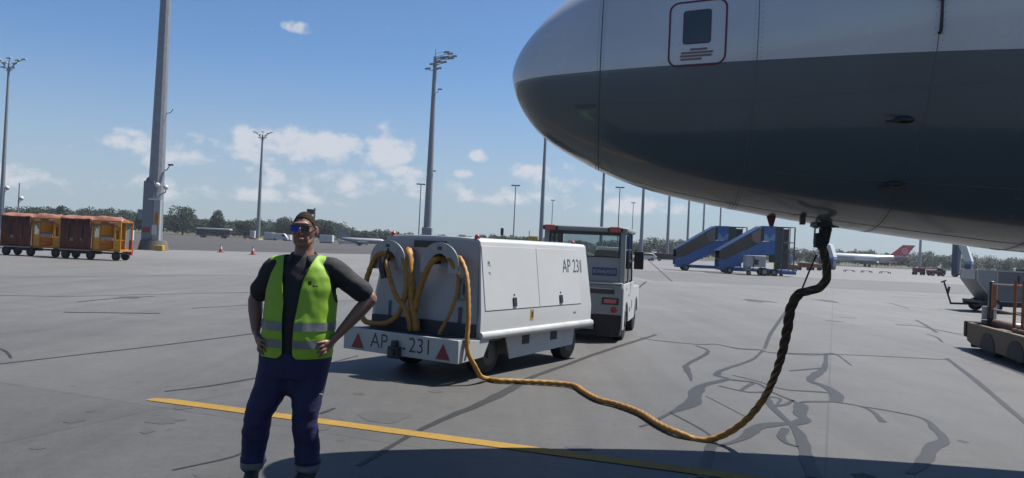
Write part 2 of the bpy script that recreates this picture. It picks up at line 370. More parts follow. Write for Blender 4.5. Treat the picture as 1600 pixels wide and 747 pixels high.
# sealed cracks and joints: polylines of photo points with widths in photo px
def q8(pts): return [(1000 + x / 2.285, 420 + y / 2.285, wd / 2.285) for x, y, wd in pts]
seams = [q8(p) for p in [
    [(440, 290, 8), (400, 325, 9), (300, 360, 12), (275, 380, 22), (310, 395, 16), (230, 415, 20), (200, 440, 40), (185, 480, 42), (110, 515, 12), (40, 550, 10), (0, 565, 8)],
    [(200, 275, 8), (240, 290, 10), (235, 305, 12), (172, 340, 12), (165, 355, 22), (178, 380, 14), (183, 400, 6)],
    [(0, 245, 4), (50, 255, 5), (200, 270, 5), (270, 270, 6), (350, 285, 11), (430, 290, 8), (470, 300, 6), (620, 308, 5), (665, 304, 7), (700, 306, 6), (755, 345, 5)],
    [(530, 140, 8), (495, 190, 9), (465, 235, 10), (445, 285, 9)],
    [(310, 395, 10), (360, 400, 12), (420, 410, 9), (470, 440, 10), (540, 470, 12), (560, 480, 14)],
    [(355, 437, 10), (405, 408, 12)], [(280, 418, 8), (380, 440, 9), (450, 440, 8)],
    [(330, 380, 6), (420, 402, 6), (510, 430, 6), (640, 440, 9), (690, 445, 8)],
    [(445, 445, 14), (470, 490, 26), (520, 540, 18), (545, 560, 22), (572, 600, 34), (592, 660, 38), (602, 700, 38), (625, 747, 46)],
    [(470, 490, 14), (520, 485, 10), (545, 470, 8)], [(450, 455, 6), (500, 465, 10), (490, 485, 6)],
    [(560, 478, 20), (578, 490, 38), (570, 520, 34), (590, 540, 34), (545, 556, 20)], [(575, 478, 8), (600, 475, 8), (690, 475, 8)],
    [(665, 305, 10), (660, 350, 14), (640, 370, 22), (608, 398, 22), (660, 420, 28), (702, 450, 36), (697, 478, 28)], [(535, 365, 6), (650, 355, 8)],
    [(695, 475, 8), (780, 490, 8), (830, 510, 13), (868, 548, 18)],
    [(780, 490, 6), (900, 510, 8), (1010, 535, 12), (1050, 570, 22), (1085, 610, 26), (1040, 640, 30), (1020, 680, 32), (965, 732, 16)],
    [(545, 552, 12), (440, 560, 24), (400, 580, 36), (370, 605, 18), (280, 635, 9)],
    [(520, 570, 20), (505, 600, 24), (522, 622, 18), (565, 637, 8)],
    [(265, 615, 20), (252, 640, 28), (232, 700, 32), (225, 747, 34)], [(110, 515, 7), (230, 580, 10), (258, 612, 14)],
    [(235, 455, 3), (400, 540, 3)], [(1095, 320, 10), (1200, 400, 15), (1371, 545, 15), (1480, 640, 15)],
    [(470, 300, 4), (800, 310, 3), (1095, 325, 4)],
    [(915, 200, 9), (990, 205, 7), (1060, 218, 12), (1150, 236, 6)], [(985, 183, 7), (1020, 202, 8), (1060, 228, 10)], [(1020, 232, 5), (1060, 245, 7), (1080, 262, 6)],
    [(660, 185, 5), (725, 190, 6)], [(690, 172, 3), (770, 178, 3)], [(890, 122, 4), (960, 142, 5)], [(815, 78, 4), (1000, 95, 4), (1120, 102, 4)], [(900, 100, 3), (1110, 108, 4)]]]
seams += [
    [(0, 569, 4), (120, 555, 4), (250, 540, 4), (400, 521, 4), (470, 512, 4)],
    [(258, 612, 3), (330, 603, 4), (400, 591, 4), (470, 579, 3), (560, 556, 3)], [(500, 647, 5), (523, 638, 4)],
    [(560, 728, 8), (640, 681, 8), (700, 652, 10), (740, 636, 11), (790, 612, 15), (830, 590, 8), (880, 572, 6), (940, 550, 6), (1025, 523, 5)],
    [(0, 545, 2), (10, 550, 3), (18, 560, 2)], [(0, 462, 2), (120, 463, 2), (240, 460, 2), (390, 457, 2)], [(120, 472, 4), (175, 467, 4), (240, 463, 4)], [(100, 488, 3), (250, 490, 3)],
    [(1010, 440, 3), (960, 480, 3)], [(0, 433, 1.5), (390, 430, 1.5)], [(560, 470, 2.5), (440, 474, 2.5), (300, 482, 2)],
    [(270, 735, 3), (370, 712, 4), (400, 690, 3)], [(1010, 404, 1.5), (1050, 440, 2.5)]]
mb = MB()
def jit(x, y, k): return mnoise.noise(Vector((x * 1.9, y * 1.9, k)))
for si, line in enumerate(seams):
    # densify with a smooth curve in ground space; width in metres from the photo px at that depth
    gp = []
    for (px, py, wd) in line:
        g = gnd(px, py); gp.append((g, wd * g.y / F))
    gp2 = smoothpath([p for p, _ in gp], 10)
    wl = [gp[min(int(i / 10), len(gp) - 1)][1] * (1 - (i % 10) / 10) + gp[min(int(i / 10) + 1, len(gp) - 1)][1] * ((i % 10) / 10) for i in range(len(gp2))]
    z = .0035 + .0009 * (si % 5) * .25
    o = len(mb.v)
    for i, p in enumerate(gp2):
        a = gp2[max(i - 1, 0)]; b = gp2[min(i + 1, len(gp2) - 1)]
        t = (b - a); t.z = 0
        if t.length < 1e-6: t = Vector((1, 0, 0))
        t.normalize(); nrm = Vector((-t.y, t.x, 0))
        # ribbons were measured across the picture: those lying across the view are foreshortened
        wd = wl[i] * (1 + 1.6 * abs(t.x) ** 2) * 1.12
        wa = wd * .5 * (1 + .35 * jit(p.x * 2, p.y * 2, si)); wb = wd * .5 * (1 + .35 * jit(p.x * 2, p.y * 2, si + 50))
        mb.v.append(Vector((p.x, p.y, z)) + nrm * wa); mb.v.append(Vector((p.x, p.y, z)) - nrm * wb)
    for i in range(len(gp2) - 1):
        k = o + 2 * i; mb.f.append((k, k + 1, k + 3, k + 2))
seal = mb.build('crack_sealant', TARM, smooth=0, fix=False)
for p in seal.data.polygons:
    if p.normal.z < 0: p.flip()
tag(seal, kind='structure')
mb = MB()
for (px, py, a, b) in [(258, 658, 26, 5), (116, 657, 13, 4), (230, 675, 9, 3), (285, 637, 14, 3), (560, 615, 9, 2), (142, 643, 6, 2), (200, 465, 18, 2), (505, 660, 26, 10), (600, 650, 40, 9),
                       (905, 700, 20, 4), (1290, 470, 12, 2), (1505, 690, 7, 2), (1350, 745, 20, 6), (60, 700, 12, 3), (330, 745, 30, 4), (680, 612, 12, 2), (1180, 470, 20, 2)]:
    c = gnd(px, py); ax = a * c.y / F; by = b * c.y / F * c.y / CAMZ
    ring = []
    for k in range(28):
        t = 2 * math.pi * k / 28; r = 1 + .55 * mnoise.noise(Vector((math.cos(t) * 1.6 + px, math.sin(t) * 1.6, py)))
        ring.append((c.x + ax * r * math.cos(t), c.y + by * r * math.sin(t), .0025))
    mb._add(ring, [tuple(range(28))])
tag(mb.build('oil_stains', STAINM, smooth=0, fix=False), kind='structure')
# yellow painted line
a = gnd(238, 623.5); b = gnd(900, 712)
dv = (b - a).normalized(); nr = Vector((-dv.y, dv.x, 0)) * .085
mb = MB(); e = a + dv * 14
n = 90
for i in range(n + 1):
    p = a.lerp(e, i / n); j = .006 * mnoise.noise(Vector((i * 2.3, 0, 0)))
    mb.v.append(Vector((p.x, p.y, .0055)) + nr * (1 + j * 8) * (0.2 if i == 0 else 1)); mb.v.append(Vector((p.x, p.y, .0055)) - nr * (1 - j * 8))
for i in range(n): mb.f.append((2 * i + 1, 2 * i + 3, 2 * i + 2, 2 * i))
tag(mb.build('painted_line', YLINE, smooth=0, fix=False), kind='structure')

# ================================================================== TREES
def leaf_mat(name, c1, c2):
    m = bpy.data.materials.new(name); m.use_nodes = True; t = m.node_tree; b = t.nodes['Principled BSDF']
    tc = t.nodes.new('ShaderNodeTexCoord'); n = t.nodes.new('ShaderNodeTexNoise'); n.inputs['Scale'].default_value = .35; n.inputs['Detail'].default_value = 5
    t.links.new(tc.outputs['Object'], n.inputs['Vector'])
    rp = t.nodes.new('ShaderNodeValToRGB'); rp.color_ramp.elements[0].position = .35; rp.color_ramp.elements[1].position = .65
    rp.color_ramp.elements[0].color = tuple(c1) + (1,); rp.color_ramp.elements[1].color = tuple(c2) + (1,)
    t.links.new(n.outputs[0], rp.inputs[0]); t.links.new(rp.outputs[0], b.inputs['Base Color']); b.inputs['Roughness'].default_value = .7; b.inputs['Specular IOR Level'].default_value = .2
    return m
LEAF = leaf_mat('tree_leaves', (.011, .021, .010), (.024, .039, .018))
BARK = mat('tree_bark', (.06, .045, .035), .9, var=.3)
def leaves(mb, c, rx, ry, rz, n, size, rnd):
    lob = [(Vector((rnd.uniform(-.55, .55), rnd.uniform(-.55, .55), rnd.uniform(-.45, .6))), rnd.uniform(.38, .6)) for _ in range(9)]
    lob.append((Vector((0, 0, -.1)), .7))
    for _ in range(n):
        o, rr = rnd.choice(lob)
        d = Vector((rnd.gauss(0, 1), rnd.gauss(0, 1), rnd.gauss(0, 1))).normalized() * rr * (.55 + .5 * rnd.random())
        p = o + d; p = Vector((c[0] + p.x * rx, c[1] + p.y * ry, c[2] + p.z * rz))
        a = Vector((rnd.gauss(0, 1), rnd.gauss(0, 1), rnd.gauss(0, 1))).normalized(); b = a.orthogonal().normalized(); s = size * rnd.uniform(.5, 1.2)
        a = a * s; b = b * s * .7
        mb.quad(p - a, p - b, p + a, p + b)
def tree(px, top, halfw, d, label, seed):
    rnd = random.Random(seed)
    base = gx(px, d); hor = 384 + .0463 * (px - 800)
    H = CAMZ + (hor - top) * d / F; rw = halfw * d / F
    t = thing('broadleaf_tree', label, 'tree', base, 0, 'trees standing clear along the left horizon')
    tk = MB(); tk.tube([(0, 0, -.1), (.1, 0, H * .3), (-.1, .1, H * .6), (0, 0, H * .8)], [.35, .28, .18, .06], 8)
    for k in range(5):
        a = k * 1.3; tk.tube([(0, 0, H * (.28 + .07 * k)), (math.cos(a) * rw * .4, math.sin(a) * rw * .4, H * (.45 + .07 * k)), (math.cos(a) * rw * .7, math.sin(a) * rw * .7, H * (.55 + .07 * k))], [.13, .09, .03], 6)
    tk.build('trunk', BARK, t)
    cr = MB(); leaves(cr, (0, 0, H * .54), rw, rw * .9, H * .47, 3600, .34, rnd); cr.build('crown', LEAF, t, smooth=0, fix=False)
for i, (px, top, hw, lab) in enumerate([
        (285, 320, 26, 'tallest round dark tree, just right of the big grey mast'),
        (340, 331, 15, 'pointed narrow tree above the parked airport bus'),
        (60, 320, 22, 'broad tree rising behind the leftmost orange baggage cart'),
        (148, 326, 30, 'wide low tree behind the roof of the right orange baggage cart'),
        (92, 322, 9, 'small dark tree in the gap between the two orange baggage carts'),
        (222, 333, 16, 'dark tree partly hidden by the big grey mast'),
        (383, 343, 18, 'round tree just left of the slim mast beside the bus'),
        (448, 341, 20, 'round tree over the white vans beside the man'),
        (505, 342, 18, 'tree rising directly right of the head of the man')]):
    tree(px, top, hw, 285 - (i % 3) * 8, lab, 100 + i)
rnd = random.Random(5)
mb = MB()
prof = [(-900, 330, 0), (0, 328, 0), (40, 325, 0), (200, 330, 0), (240, 334, 0), (330, 346, 0), (420, 345, 0), (460, 345, 0), (520, 348, 0), (560, 359, 0), (600, 362, 0), (700, 369, 0), (760, 369, 0), (775, 365, 0), (800, 370, 0),
        (900, 378, 0), (1000, 378, 0), (1040, 373, 0), (1080, 378, 0), (1200, 387, 0), (1240, 389, 0), (1340, 392, 0), (1400, 396, 0), (1450, 397, 0), (1475, 400, 0), (1500, 398, 0), (1560, 402, 0), (1700, 408, 0), (2600, 440, 0)]
px = -500
while px < 2100:
    top = lerp_tab(prof, px)[0] + rnd.uniform(-1, 4); d = rnd.uniform(290, 335); hor = 384 + .0463 * (px - 800)
    H = max(3.6, 1.12 * (CAMZ + (hor - top) * d / F))
    inview = -60 < px < 1660
    leaves(mb, ((px - 800) / F * d, d, H * .5), H * rnd.uniform(.5, .75), H * .5, H * .5, 900 if inview else 90, .36 if inview else 1.0, rnd)
    px += rnd.uniform(6, 11) if inview else 26
wood = mb.build('distant_woods', LEAF, smooth=0, fix=False)
tag(wood, 'dark green line of woods along the whole horizon', 'woods', kind='stuff')

# ================================================================== AIRLINER (nose over the apron)
KA = 1.095
TIP = Vector((-0.05 * KA, 5.88 * KA, 0)); TH = R(8)
AX = Vector((math.cos(TH), -math.sin(TH), 0)); NS = Vector((-math.sin(TH), -math.cos(TH), 0))   # aft axis, near-side normal
FT = [(0, 2.855, 2.865, .004, 2.86), (.01, 2.80, 2.93, .075, 2.86), (.04, 2.70, 3.01, .15, 2.86), (.115, 2.57, 3.13, .25, 2.86), (.23, 2.44, 3.27, .35, 2.86), (.46, 2.29, 3.48, .48, 2.87),
      (.69, 2.18, 3.64, .59, 2.88), (1.0, 2.07, 3.81, .72, 2.91), (1.37, 1.99, 3.98, .86, 2.95), (1.8, 1.92, 4.22, 1.00, 3.02), (2.25, 1.86, 4.53, 1.15, 3.10), (2.8, 1.80, 4.85, 1.29, 3.2),
      (3.6, 1.73, 5.02, 1.42, 3.32), (4.6, 1.70, 5.07, 1.49, 3.38), (6.5, 1.70, 5.07, 1.505, 3.385), (22, 1.70, 5.07, 1.505, 3.385), (26, 2.15, 5.07, 1.25, 3.6), (30, 3.1, 5.0, .75, 4.05), (33.5, 4.3, 4.7, .15, 4.5)]
FT = [(r[0] * KA, CAMZ + (r[1] - CAMZ) * KA, CAMZ + (r[2] - CAMZ) * KA, r[3] * KA, CAMZ + (r[4] - CAMZ) * KA) for r in FT]
FTS = [(math.sqrt(r[0]),) + r[1:] for r in FT]
def fus(s): return hermite(FTS, math.sqrt(max(s, 0)))
def fpt(s, a, off=0):   # a: angle, 0 = near side horizontal, +90 = top, -90 = bottom, 180 = far side
    zb, zt, wd, zw = fus(s); c, q = math.cos(a), math.sin(a)
    z = zw + q * ((zt - zw) if q > 0 else (zw - zb)) ; y = c * wd
    if off:
        hz_ = (zt - zw) if q > 0 else (zw - zb); n = Vector((c / max(wd, .01), q / max(hz_, .01))).normalized(); y += n.x * off; z += n.y * off
    p = TIP + AX * s + NS * y; p.z = z
    return p
def fsz(s, z, off=.0, far=False):     # near-side surface point at height z
    zb, zt, wd, zw = fus(s); q = (z - zw) / ((zt - zw) if z > zw else (zw - zb)); q = max(-1, min(1, q)); a = math.asin(q)
    return fpt(s, math.pi - a if far else a, off)
plane = thing('airliner', 'white over grey airliner nose hanging over the apron with its power cable plugged in', 'airplane', (TIP.x, TIP.y, 0))
def prel(o):
    o.parent = plane; o.matrix_parent_inverse = Matrix.Translation(-Vector(plane.location)); return o
def plane_mat():
    m = bpy.data.materials.new('airliner_paint'); m.use_nodes = True; t = m.node_tree; b = t.nodes['Principled BSDF']
    tc = t.nodes.new('ShaderNodeTexCoord'); sp = t.nodes.new('ShaderNodeSeparateXYZ'); t.links.new(tc.outputs['Object'], sp.inputs[0])
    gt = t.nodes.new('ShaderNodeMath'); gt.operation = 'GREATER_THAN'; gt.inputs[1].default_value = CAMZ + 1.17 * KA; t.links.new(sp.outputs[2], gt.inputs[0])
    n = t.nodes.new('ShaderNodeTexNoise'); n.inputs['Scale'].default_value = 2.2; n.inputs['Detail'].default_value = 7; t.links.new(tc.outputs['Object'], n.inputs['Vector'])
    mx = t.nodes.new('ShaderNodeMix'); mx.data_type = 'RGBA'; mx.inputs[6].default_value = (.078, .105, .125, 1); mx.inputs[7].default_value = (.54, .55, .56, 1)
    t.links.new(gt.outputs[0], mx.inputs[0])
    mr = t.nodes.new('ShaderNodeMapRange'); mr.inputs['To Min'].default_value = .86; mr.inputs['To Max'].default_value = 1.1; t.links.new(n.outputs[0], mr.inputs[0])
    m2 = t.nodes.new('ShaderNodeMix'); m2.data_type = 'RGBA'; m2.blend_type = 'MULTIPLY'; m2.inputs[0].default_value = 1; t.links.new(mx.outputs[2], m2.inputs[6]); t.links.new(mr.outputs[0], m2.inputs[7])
    t.links.new(m2.outputs[2], b.inputs['Base Color'])
    r2 = t.nodes.new('ShaderNodeMapRange'); r2.inputs['To Min'].default_value = .16; r2.inputs['To Max'].default_value = .34; t.links.new(n.outputs[0], r2.inputs[0]); t.links.new(r2.outputs[0], b.inputs['Roughness'])
    b.inputs['Coat Weight'].default_value = .55; b.inputs['Coat Roughness'].default_value = .06
    return m
PLANEM = plane_mat()
SS = [0] + [(i / 34) ** 2 * 5.2 for i in range(1, 35)] + [5.2 + i * .8 for i in range(1, 22)] + [22 + i * 1.15 for i in range(1, 11)]
NA = 96
mb = MB()
for s in SS:
    for k in range(NA): mb.v.append(fpt(s, 2 * math.pi * k / NA))
for i in range(len(SS) - 1):
    for k in range(NA): mb.f.append((i * NA + k, i * NA + (k + 1) % NA, (i + 1) * NA + (k + 1) % NA, (i + 1) * NA + k))
mb.f.append(tuple(range(NA))); mb.f.append(tuple(range((len(SS) - 1) * NA, len(SS) * NA)))
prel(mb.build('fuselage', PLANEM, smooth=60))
SEAM = mat('panel_seam', (.13, .14, .15), .6)
def ring(s, wd, name):
    mb = MB(); n = 140
    for ss, of in ((s - wd / 2, .0004), (s - wd / 2, .0022), (s + wd / 2, .0022), (s + wd / 2, .0004)):
        for k in range(n): mb.v.append(fpt(ss, 2 * math.pi * k / n, of))
    for j in range(3):
        for k in range(n): mb.f.append((j * n + k, j * n + (k + 1) % n, (j + 1) * n + (k + 1) % n, (j + 1) * n + k))
    return prel(mb.build(name, SEAM, smooth=60))
ring(.66 * KA, .006, 'radome_seam'); JOINT = mat('faint_joint', (.20, .235, .27), .6)
def lap(a, s0_, s1_):
    mb = MB(); n = 60
    for i in range(n + 1):
        s = s0_ + (s1_ - s0_) * i / n
        for da, of in ((-.0016, .0004), (-.0016, .0016), (.0016, .0016), (.0016, .0004)): mb.v.append(fpt(s, a + da, of))
    for i in range(n):
        for j in range(3): mb.f.append((4 * i + j, 4 * i + j + 1, 4 * i + j + 5, 4 * i + j + 4))
    prel(mb.build('skin_seam', JOINT, smooth=60))
SEAM_, SEAM = SEAM, JOINT
for s_ in (1.75, 2.75, 3.7): ring(s_, .004, 'skin_seam')
for a_ in (-24, -52, -78, 38): lap(R(a_), .74, 9)
SEAM = SEAM_
ring(4.9, .005, 'skin_seam'); ring(9.2, .005, 'skin_seam')
def patch(name, outline, m, off, inner=None, thick=.0):
    """surface-hugging patch (outline in s,z); with inner outline it is a frame"""
    mb = MB(); n = len(outline)
    if inner:
        for (s, z) in outline: mb.v.append(fsz(s, z, off))
        for (s, z) in inner: mb.v.append(fsz(s, z, off))
        for (s, z) in outline: mb.v.append(fsz(s, z, .0002))
        for (s, z) in inner: mb.v.append(fsz(s, z, .0002))
        for i in range(n):
            j = (i + 1) % n
            mb.f.append((i, j, n + j, n + i)); mb.f.append((i, j, 2 * n + j, 2 * n + i)); mb.f.append((n + i, n + j, 3 * n + j, 3 * n + i))
    else:
        cs = sum(p[0] for p in outline) / n; cz = sum(p[1] for p in outline) / n
        K = 5
        for q in range(K):
            g = 1 - q / K
            for (s, z) in outline: mb.v.append(fsz(cs + (s - cs) * g, cz + (z - cz) * g, off))
        mb.v.append(fsz(cs, cz, off))
        for q in range(K - 1):
            for i in range(n): j = (i + 1) % n; mb.f.append((q * n + i, q * n + j, (q + 1) * n + j, (q + 1) * n + i))
        for i in range(n): mb.f.append(((K - 1) * n + i, (K - 1) * n + (i + 1) % n, K * n))
    return prel(mb.build(name, m, smooth=60))
def rrect(s0, s1, z0, z1, r, n=6, shear=0):
    out = []
    for (cx, cz, a0) in ((s1 - r, z1 - r, 0), (s0 + r, z1 - r, 90), (s0 + r, z0 + r, 180), (s1 - r, z0 + r, 270)):
        for k in range(n + 1):
            a = R(a0 + 90 * k / n); out.append((cx + r * math.cos(a), cz + r * math.sin(a)))
    # subdivide the straight runs so the outline follows the curved skin
    res = []
    for p, q in zip(out, out[1:] + out[:1]):
        m_ = max(1, int(math.hypot(q[0] - p[0], q[1] - p[1]) / .04))
        for k in range(m_): res.append((p[0] + (q[0] - p[0]) * k / m_, p[1] + (q[1] - p[1]) * k / m_))
    return res
def fpix(px, py):       # where a photo pixel meets the near skin: returns (s, z)
    o = Vector((0, 0, CAMZ)); v = (CM @ Vector(((px - 800) / F, (373.5 - py) / F, -1))); best = None
    t = 3.0
    while t < 9:
        p = o + v * t; r = p - TIP; s = r.x * AX.x + r.y * AX.y; y = r.x * NS.x + r.y * NS.y
        if s > 0:
            zb, zt, wd, zw = fus(s); q = (p.z - zw) / ((zt - zw) if p.z > zw else (zw - zb))
            if (y / wd) ** 2 + q * q <= 1: return s, p.z
        t += .002
    return None
CRIM = mat('crimson_line', (.22, .015, .04), .5)
s0, _ = fpix(1045, 50); s1, _ = fpix(1136, 50); _, z1 = fpix(1090, 1); _, z0 = fpix(1090, 103)
hatch_o = rrect(s0, s1, z0, z1, .065); hatch_i = rrect(s0 + .011, s1 - .011, z0 + .011, z1 - .011, .055)
patch('marking_frame', hatch_o, CRIM, .003, hatch_i)
a0, _ = fpix(1069, 40); a1, _ = fpix(1110, 40); _, b1 = fpix(1090, 17); _, b0 = fpix(1090, 67)
patch('hatch_window', rrect(a0, a1, b0, b1, .015), mat('hatch_window_grey', (.10, .13, .14), .25, var=.1), .004)
patch('window_rim', rrect(a0 - .006, a1 + .006, b0 - .006, b1 + .006, .02), CRIM, .0025)
TXT = mat('faded_red_print', (.36, .22, .24), .6)
for k, (u0, u1, py) in enumerate([(1078, 1105, 77), (1064, 1114, 82), (1062, 1112, 87), (1063, 1096, 92)]):
    sa, _ = fpix(u0, py); sb, _ = fpix(u1, py); _, zz = fpix(1088, py)
    patch('placard_print', rrect(sa, sb, zz - .007, zz + .007, .003, 2), TXT, .0025)
patch('drain_slot', rrect(fpix(898, 166)[0], fpix(930, 166)[0], fpix(914, 169)[1], fpix(914, 163)[1], .008, 3), SEAM, .003)
# probes and fittings on the skin
def probe(px, py, name, m, size):
    s, z = fpix(px, py); p = fsz(s, z); nrm = (fsz(s, z, .05) - p).normalized()
    mb = MB(); rot = Matrix((AX, nrm.cross(AX).normalized(), nrm)).transposed()
    mb.ell(p + nrm * .012, size, size * .38, .02, rot=rot); mb.tube([p - AX * size * .4 + nrm * .02, p - AX * size * 1.0 + nrm * .04, p - AX * size * 1.9 + nrm * .045], [.012, .01, .005], 8)
    prel(mb.build(name, m, smooth=60))
probe(1412, 186, 'air_probe', BLACKP, .062); probe(1397, 286, 'air_probe', BLACKP, .06)
p0 = at(1470, -12, 4.35); s, z = fpix(1470, 0); q1 = fsz(s, z, .03); s2, z2 = fpix(1469, 46); q2 = fsz(s2, z2, .02); s3, z3 = fpix(1466, 52)
zt_ = z + .25
mb = MB(); mb.tube(smoothpath([fsz(s, z + .22, .02), q1, q2, fsz(s3, z3, .004)], 6), .008, 8); mb.tube([fsz(s, z + .02, -.01), q1], .016, 8)
prel(mb.build('drain_mast', BLACKP))
mb = MB()
for s_ in (.66 * KA, 1.75, 2.75, 3.7):
    for sg in (-.022, .022):
        a = -95
        while a < 60:
            p = fpt(s_ + sg, R(a)); q = fpt(s_ + sg, R(a), .0012); mb.cyl(p, q, .0032, n=6); a += 1.6
prel(mb.build('rivet_rows', JOINT, smooth=0))['kind'] = 'stuff'
# underside fittings
def belly(px, s_off=0):
    X = (px - 800) / F; s = X * TIP.y
    for _ in range(6):
        p = TIP + AX * s; s += (X * p.y - p.x) / AX.x * .9
    return s
sb = belly(1203); p = fpt(sb, R(-92))
mb = MB(); mb.prism([(-.03, .01), (.045, .01), (.025, -.075), (.0, -.08)], -.012, .012); o = mb.build('red_blade', mat('dark_red_plastic', (.22, .012, .02), .4), bevel=.004); o.location = p; prel(o)
sb = belly(1243); p = fpt(sb, R(-80))
mb = MB(); mb.box(-.018, .018, -.02, .02, -.055, .01); o = mb.build('drain_outlet', BLACKP, bevel=.006); o.location = p; prel(o)
PL = belly(1290); pp = fpt(PL, R(-90))
mb = MB(); mb.box(-.10, .07, -.07, .07, -.012, .015); o = mb.build('socket_panel', DARKM, bevel=.004); o.location = pp; prel(o)
mb = MB(); mb.tube([(-.085, 0, 0), (-.09, 0, -.14), (-.085, 0, -.155)], .007, 8); mb.tube([(-.045, .02, 0), (-.045, .02, -.15)], .004, 6); mb.tube([(-.085, 0, -.15), (-.045, .02, -.15)], .004, 6); mb.tube([(-.1, 0, -.01), (-.06, .02, -.012)], .012, 8)
o = mb.build('socket_door', STEEL); o.location = pp; prel(o)
# nose gear and main gear standing the airliner on the apron, wings and fin (outside the picture)
def gear(s, yo, r, name):
    p = TIP + AX * s + NS * yo; mb = MB(); mb.cyl((p.x, p.y, r), (p.x, p.y, 2.2), .07); mb.cyl(p + NS * .25 + Vector((0, 0, r)), p - NS * .25 + Vector((0, 0, r)), .05)
    g = prel(mb.build(name, STEEL))
    for sg in (-.22, .22):
        c = p + NS * sg + Vector((0, 0, r)); mb = MB(); mb.cyl(c - NS * .09, c + NS * .09, r, n=28); t = mb.build('wheel', BLACK, bevel=.03); t.parent = g; t.matrix_parent_inverse = g.matrix_parent_inverse.copy()
        t.parent = g
        t.matrix_parent_inverse = Matrix.Identity(4)
    return g
gear(5.4, 0, .32, 'nose_gear'); gear(19, 2.6, .5, 'main_gear'); gear(19, -2.6, .5, 'main_gear')
def wing(sg):
    mb = MB(); 
    def P(s, y, z): q = TIP + AX * s + NS * (y * sg); return (q.x, q.y, z)
    mb._add([P(14.5, 1.0, 2.15), P(20.5, 1.0, 2.15), P(21.5, 13, 3.1), P(20, 13, 3.1), P(14.5, 1.0, 2.5), P(20.5, 1.0, 2.35), P(21.5, 13, 3.2), P(20, 13, 3.2)],
            [(0, 1, 2, 3), (7, 6, 5, 4), (0, 4, 5, 1), (1, 5, 6, 2), (2, 6, 7, 3), (3, 7, 4, 0)])
    prel(mb.build('wing', GREYP, smooth=0))
wing(1); wing(-1)

# ================================================================== GROUND POWER UNIT (trailer with cable holders)
GPO = Vector((-1.05, 9.95, 0)); GA = R(32)
gpu = thing('ground_power_unit', 'white wheeled ground power unit marked AP 231 with yellow cables on its rear holders', 'power unit', GPO, -GA)
def g2w(x, y, z): return GPO + Matrix.Rotation(-GA, 3, 'Z') @ Vector((x, y, z))
HL = 2.95
def side_x(z):      # half width of the body at height z
    return lerp_tab([(.5, .85), (.80, .85), (1.60, .742), (1.655, .733), (1.75, .65)], z)[0]
sec = [(-.85, .56), (.85, .56), (.85, .80), (.742, 1.60), (.733, 1.655), (.70, 1.685), (.4, 1.70), (0, 1.705), (-.4, 1.70), (-.70, 1.685), (-.733, 1.655), (-.742, 1.60), (-.85, .80)]
mb = MB(); n = len(sec)
ys = lambda z, end: (0.0 + .10 * max(0, (z - .8) / .9)) if end == 0 else HL - .05 * max(0, (z - .8) / .9)
for end in (0, 1):
    for (x, z) in sec: mb.v.append(Vector((x, ys(z, end), z)))
mb.f.append(tuple(range(n))); mb.f.append(tuple(range(2 * n - 1, n - 1, -1)))
for i in range(n): mb.f.append((i, i + n, (i + 1) % n + n, (i + 1) % n))
GPUW = mat('gpu_white_paint', (.70, .71, .70), .38, var=.04, scale=1.6, dirt=.16, dirtcol=(.42, .40, .36))
GPUG = mat('gpu_rear_paint', (.50, .495, .485), .45, var=.06, scale=2, dirt=.25, dirtcol=(.38, .36, .33))
mb.build('body', GPUW, gpu, bevel=.009, smooth=25)
# rear face plate, slightly proud with a lip
def rear_y(z): return .10 * max(0, (z - .8) / .9)
mb = MB(); pl = [(-.80, .60), (.80, .60), (.80, .82), (.725, 1.58), (.70, 1.645), (.4, 1.668), (-.4, 1.668), (-.70, 1.645), (-.725, 1.58), (-.80, .82)]
for (x, z) in pl: mb.v.append(Vector((x, rear_y(z) - .004, z)))
for (x, z) in pl: mb.v.append(Vector((x, rear_y(z) - .0005, z)))
m_ = len(pl); mb.f.append(tuple(range(m_))); mb.f += [(i, (i + 1) % m_, (i + 1) % m_ + m_, i + m_) for i in range(m_)]
mb.build('rear_panel', GPUG, gpu, smooth=0)
SEAMG = mat('dark_gap', (.16, .16, .155), .7)
def sidebox(name, y0, y1, z0, z1, m, t=.003, sgn=1, bev=0):
    mb = MB(); K = max(1, int((z1 - z0) / .1))
    zs = [z0 + (z1 - z0) * k / K for k in range(K + 1)]
    if z0 < .8 < z1: zs = sorted(set(zs + [.8]))
    for z in zs:
        for (y, o) in ((y0, -.001), (y0, t), (y1, t), (y1, -.001)): mb.v.append(Vector((sgn * (side_x(z) + o), y, z)))
    for k in range(len(zs) - 1):
        for j in range(3): mb.f.append((k * 4 + j, k * 4 + j + 1, (k + 1) * 4 + j + 1, (k + 1) * 4 + j))
    mb.f.append((0, 1, 2, 3)); q = (len(zs) - 1) * 4; mb.f.append((q, q + 1, q + 2, q + 3))
    return mb.build(name, m, gpu, smooth=0, bevel=bev)
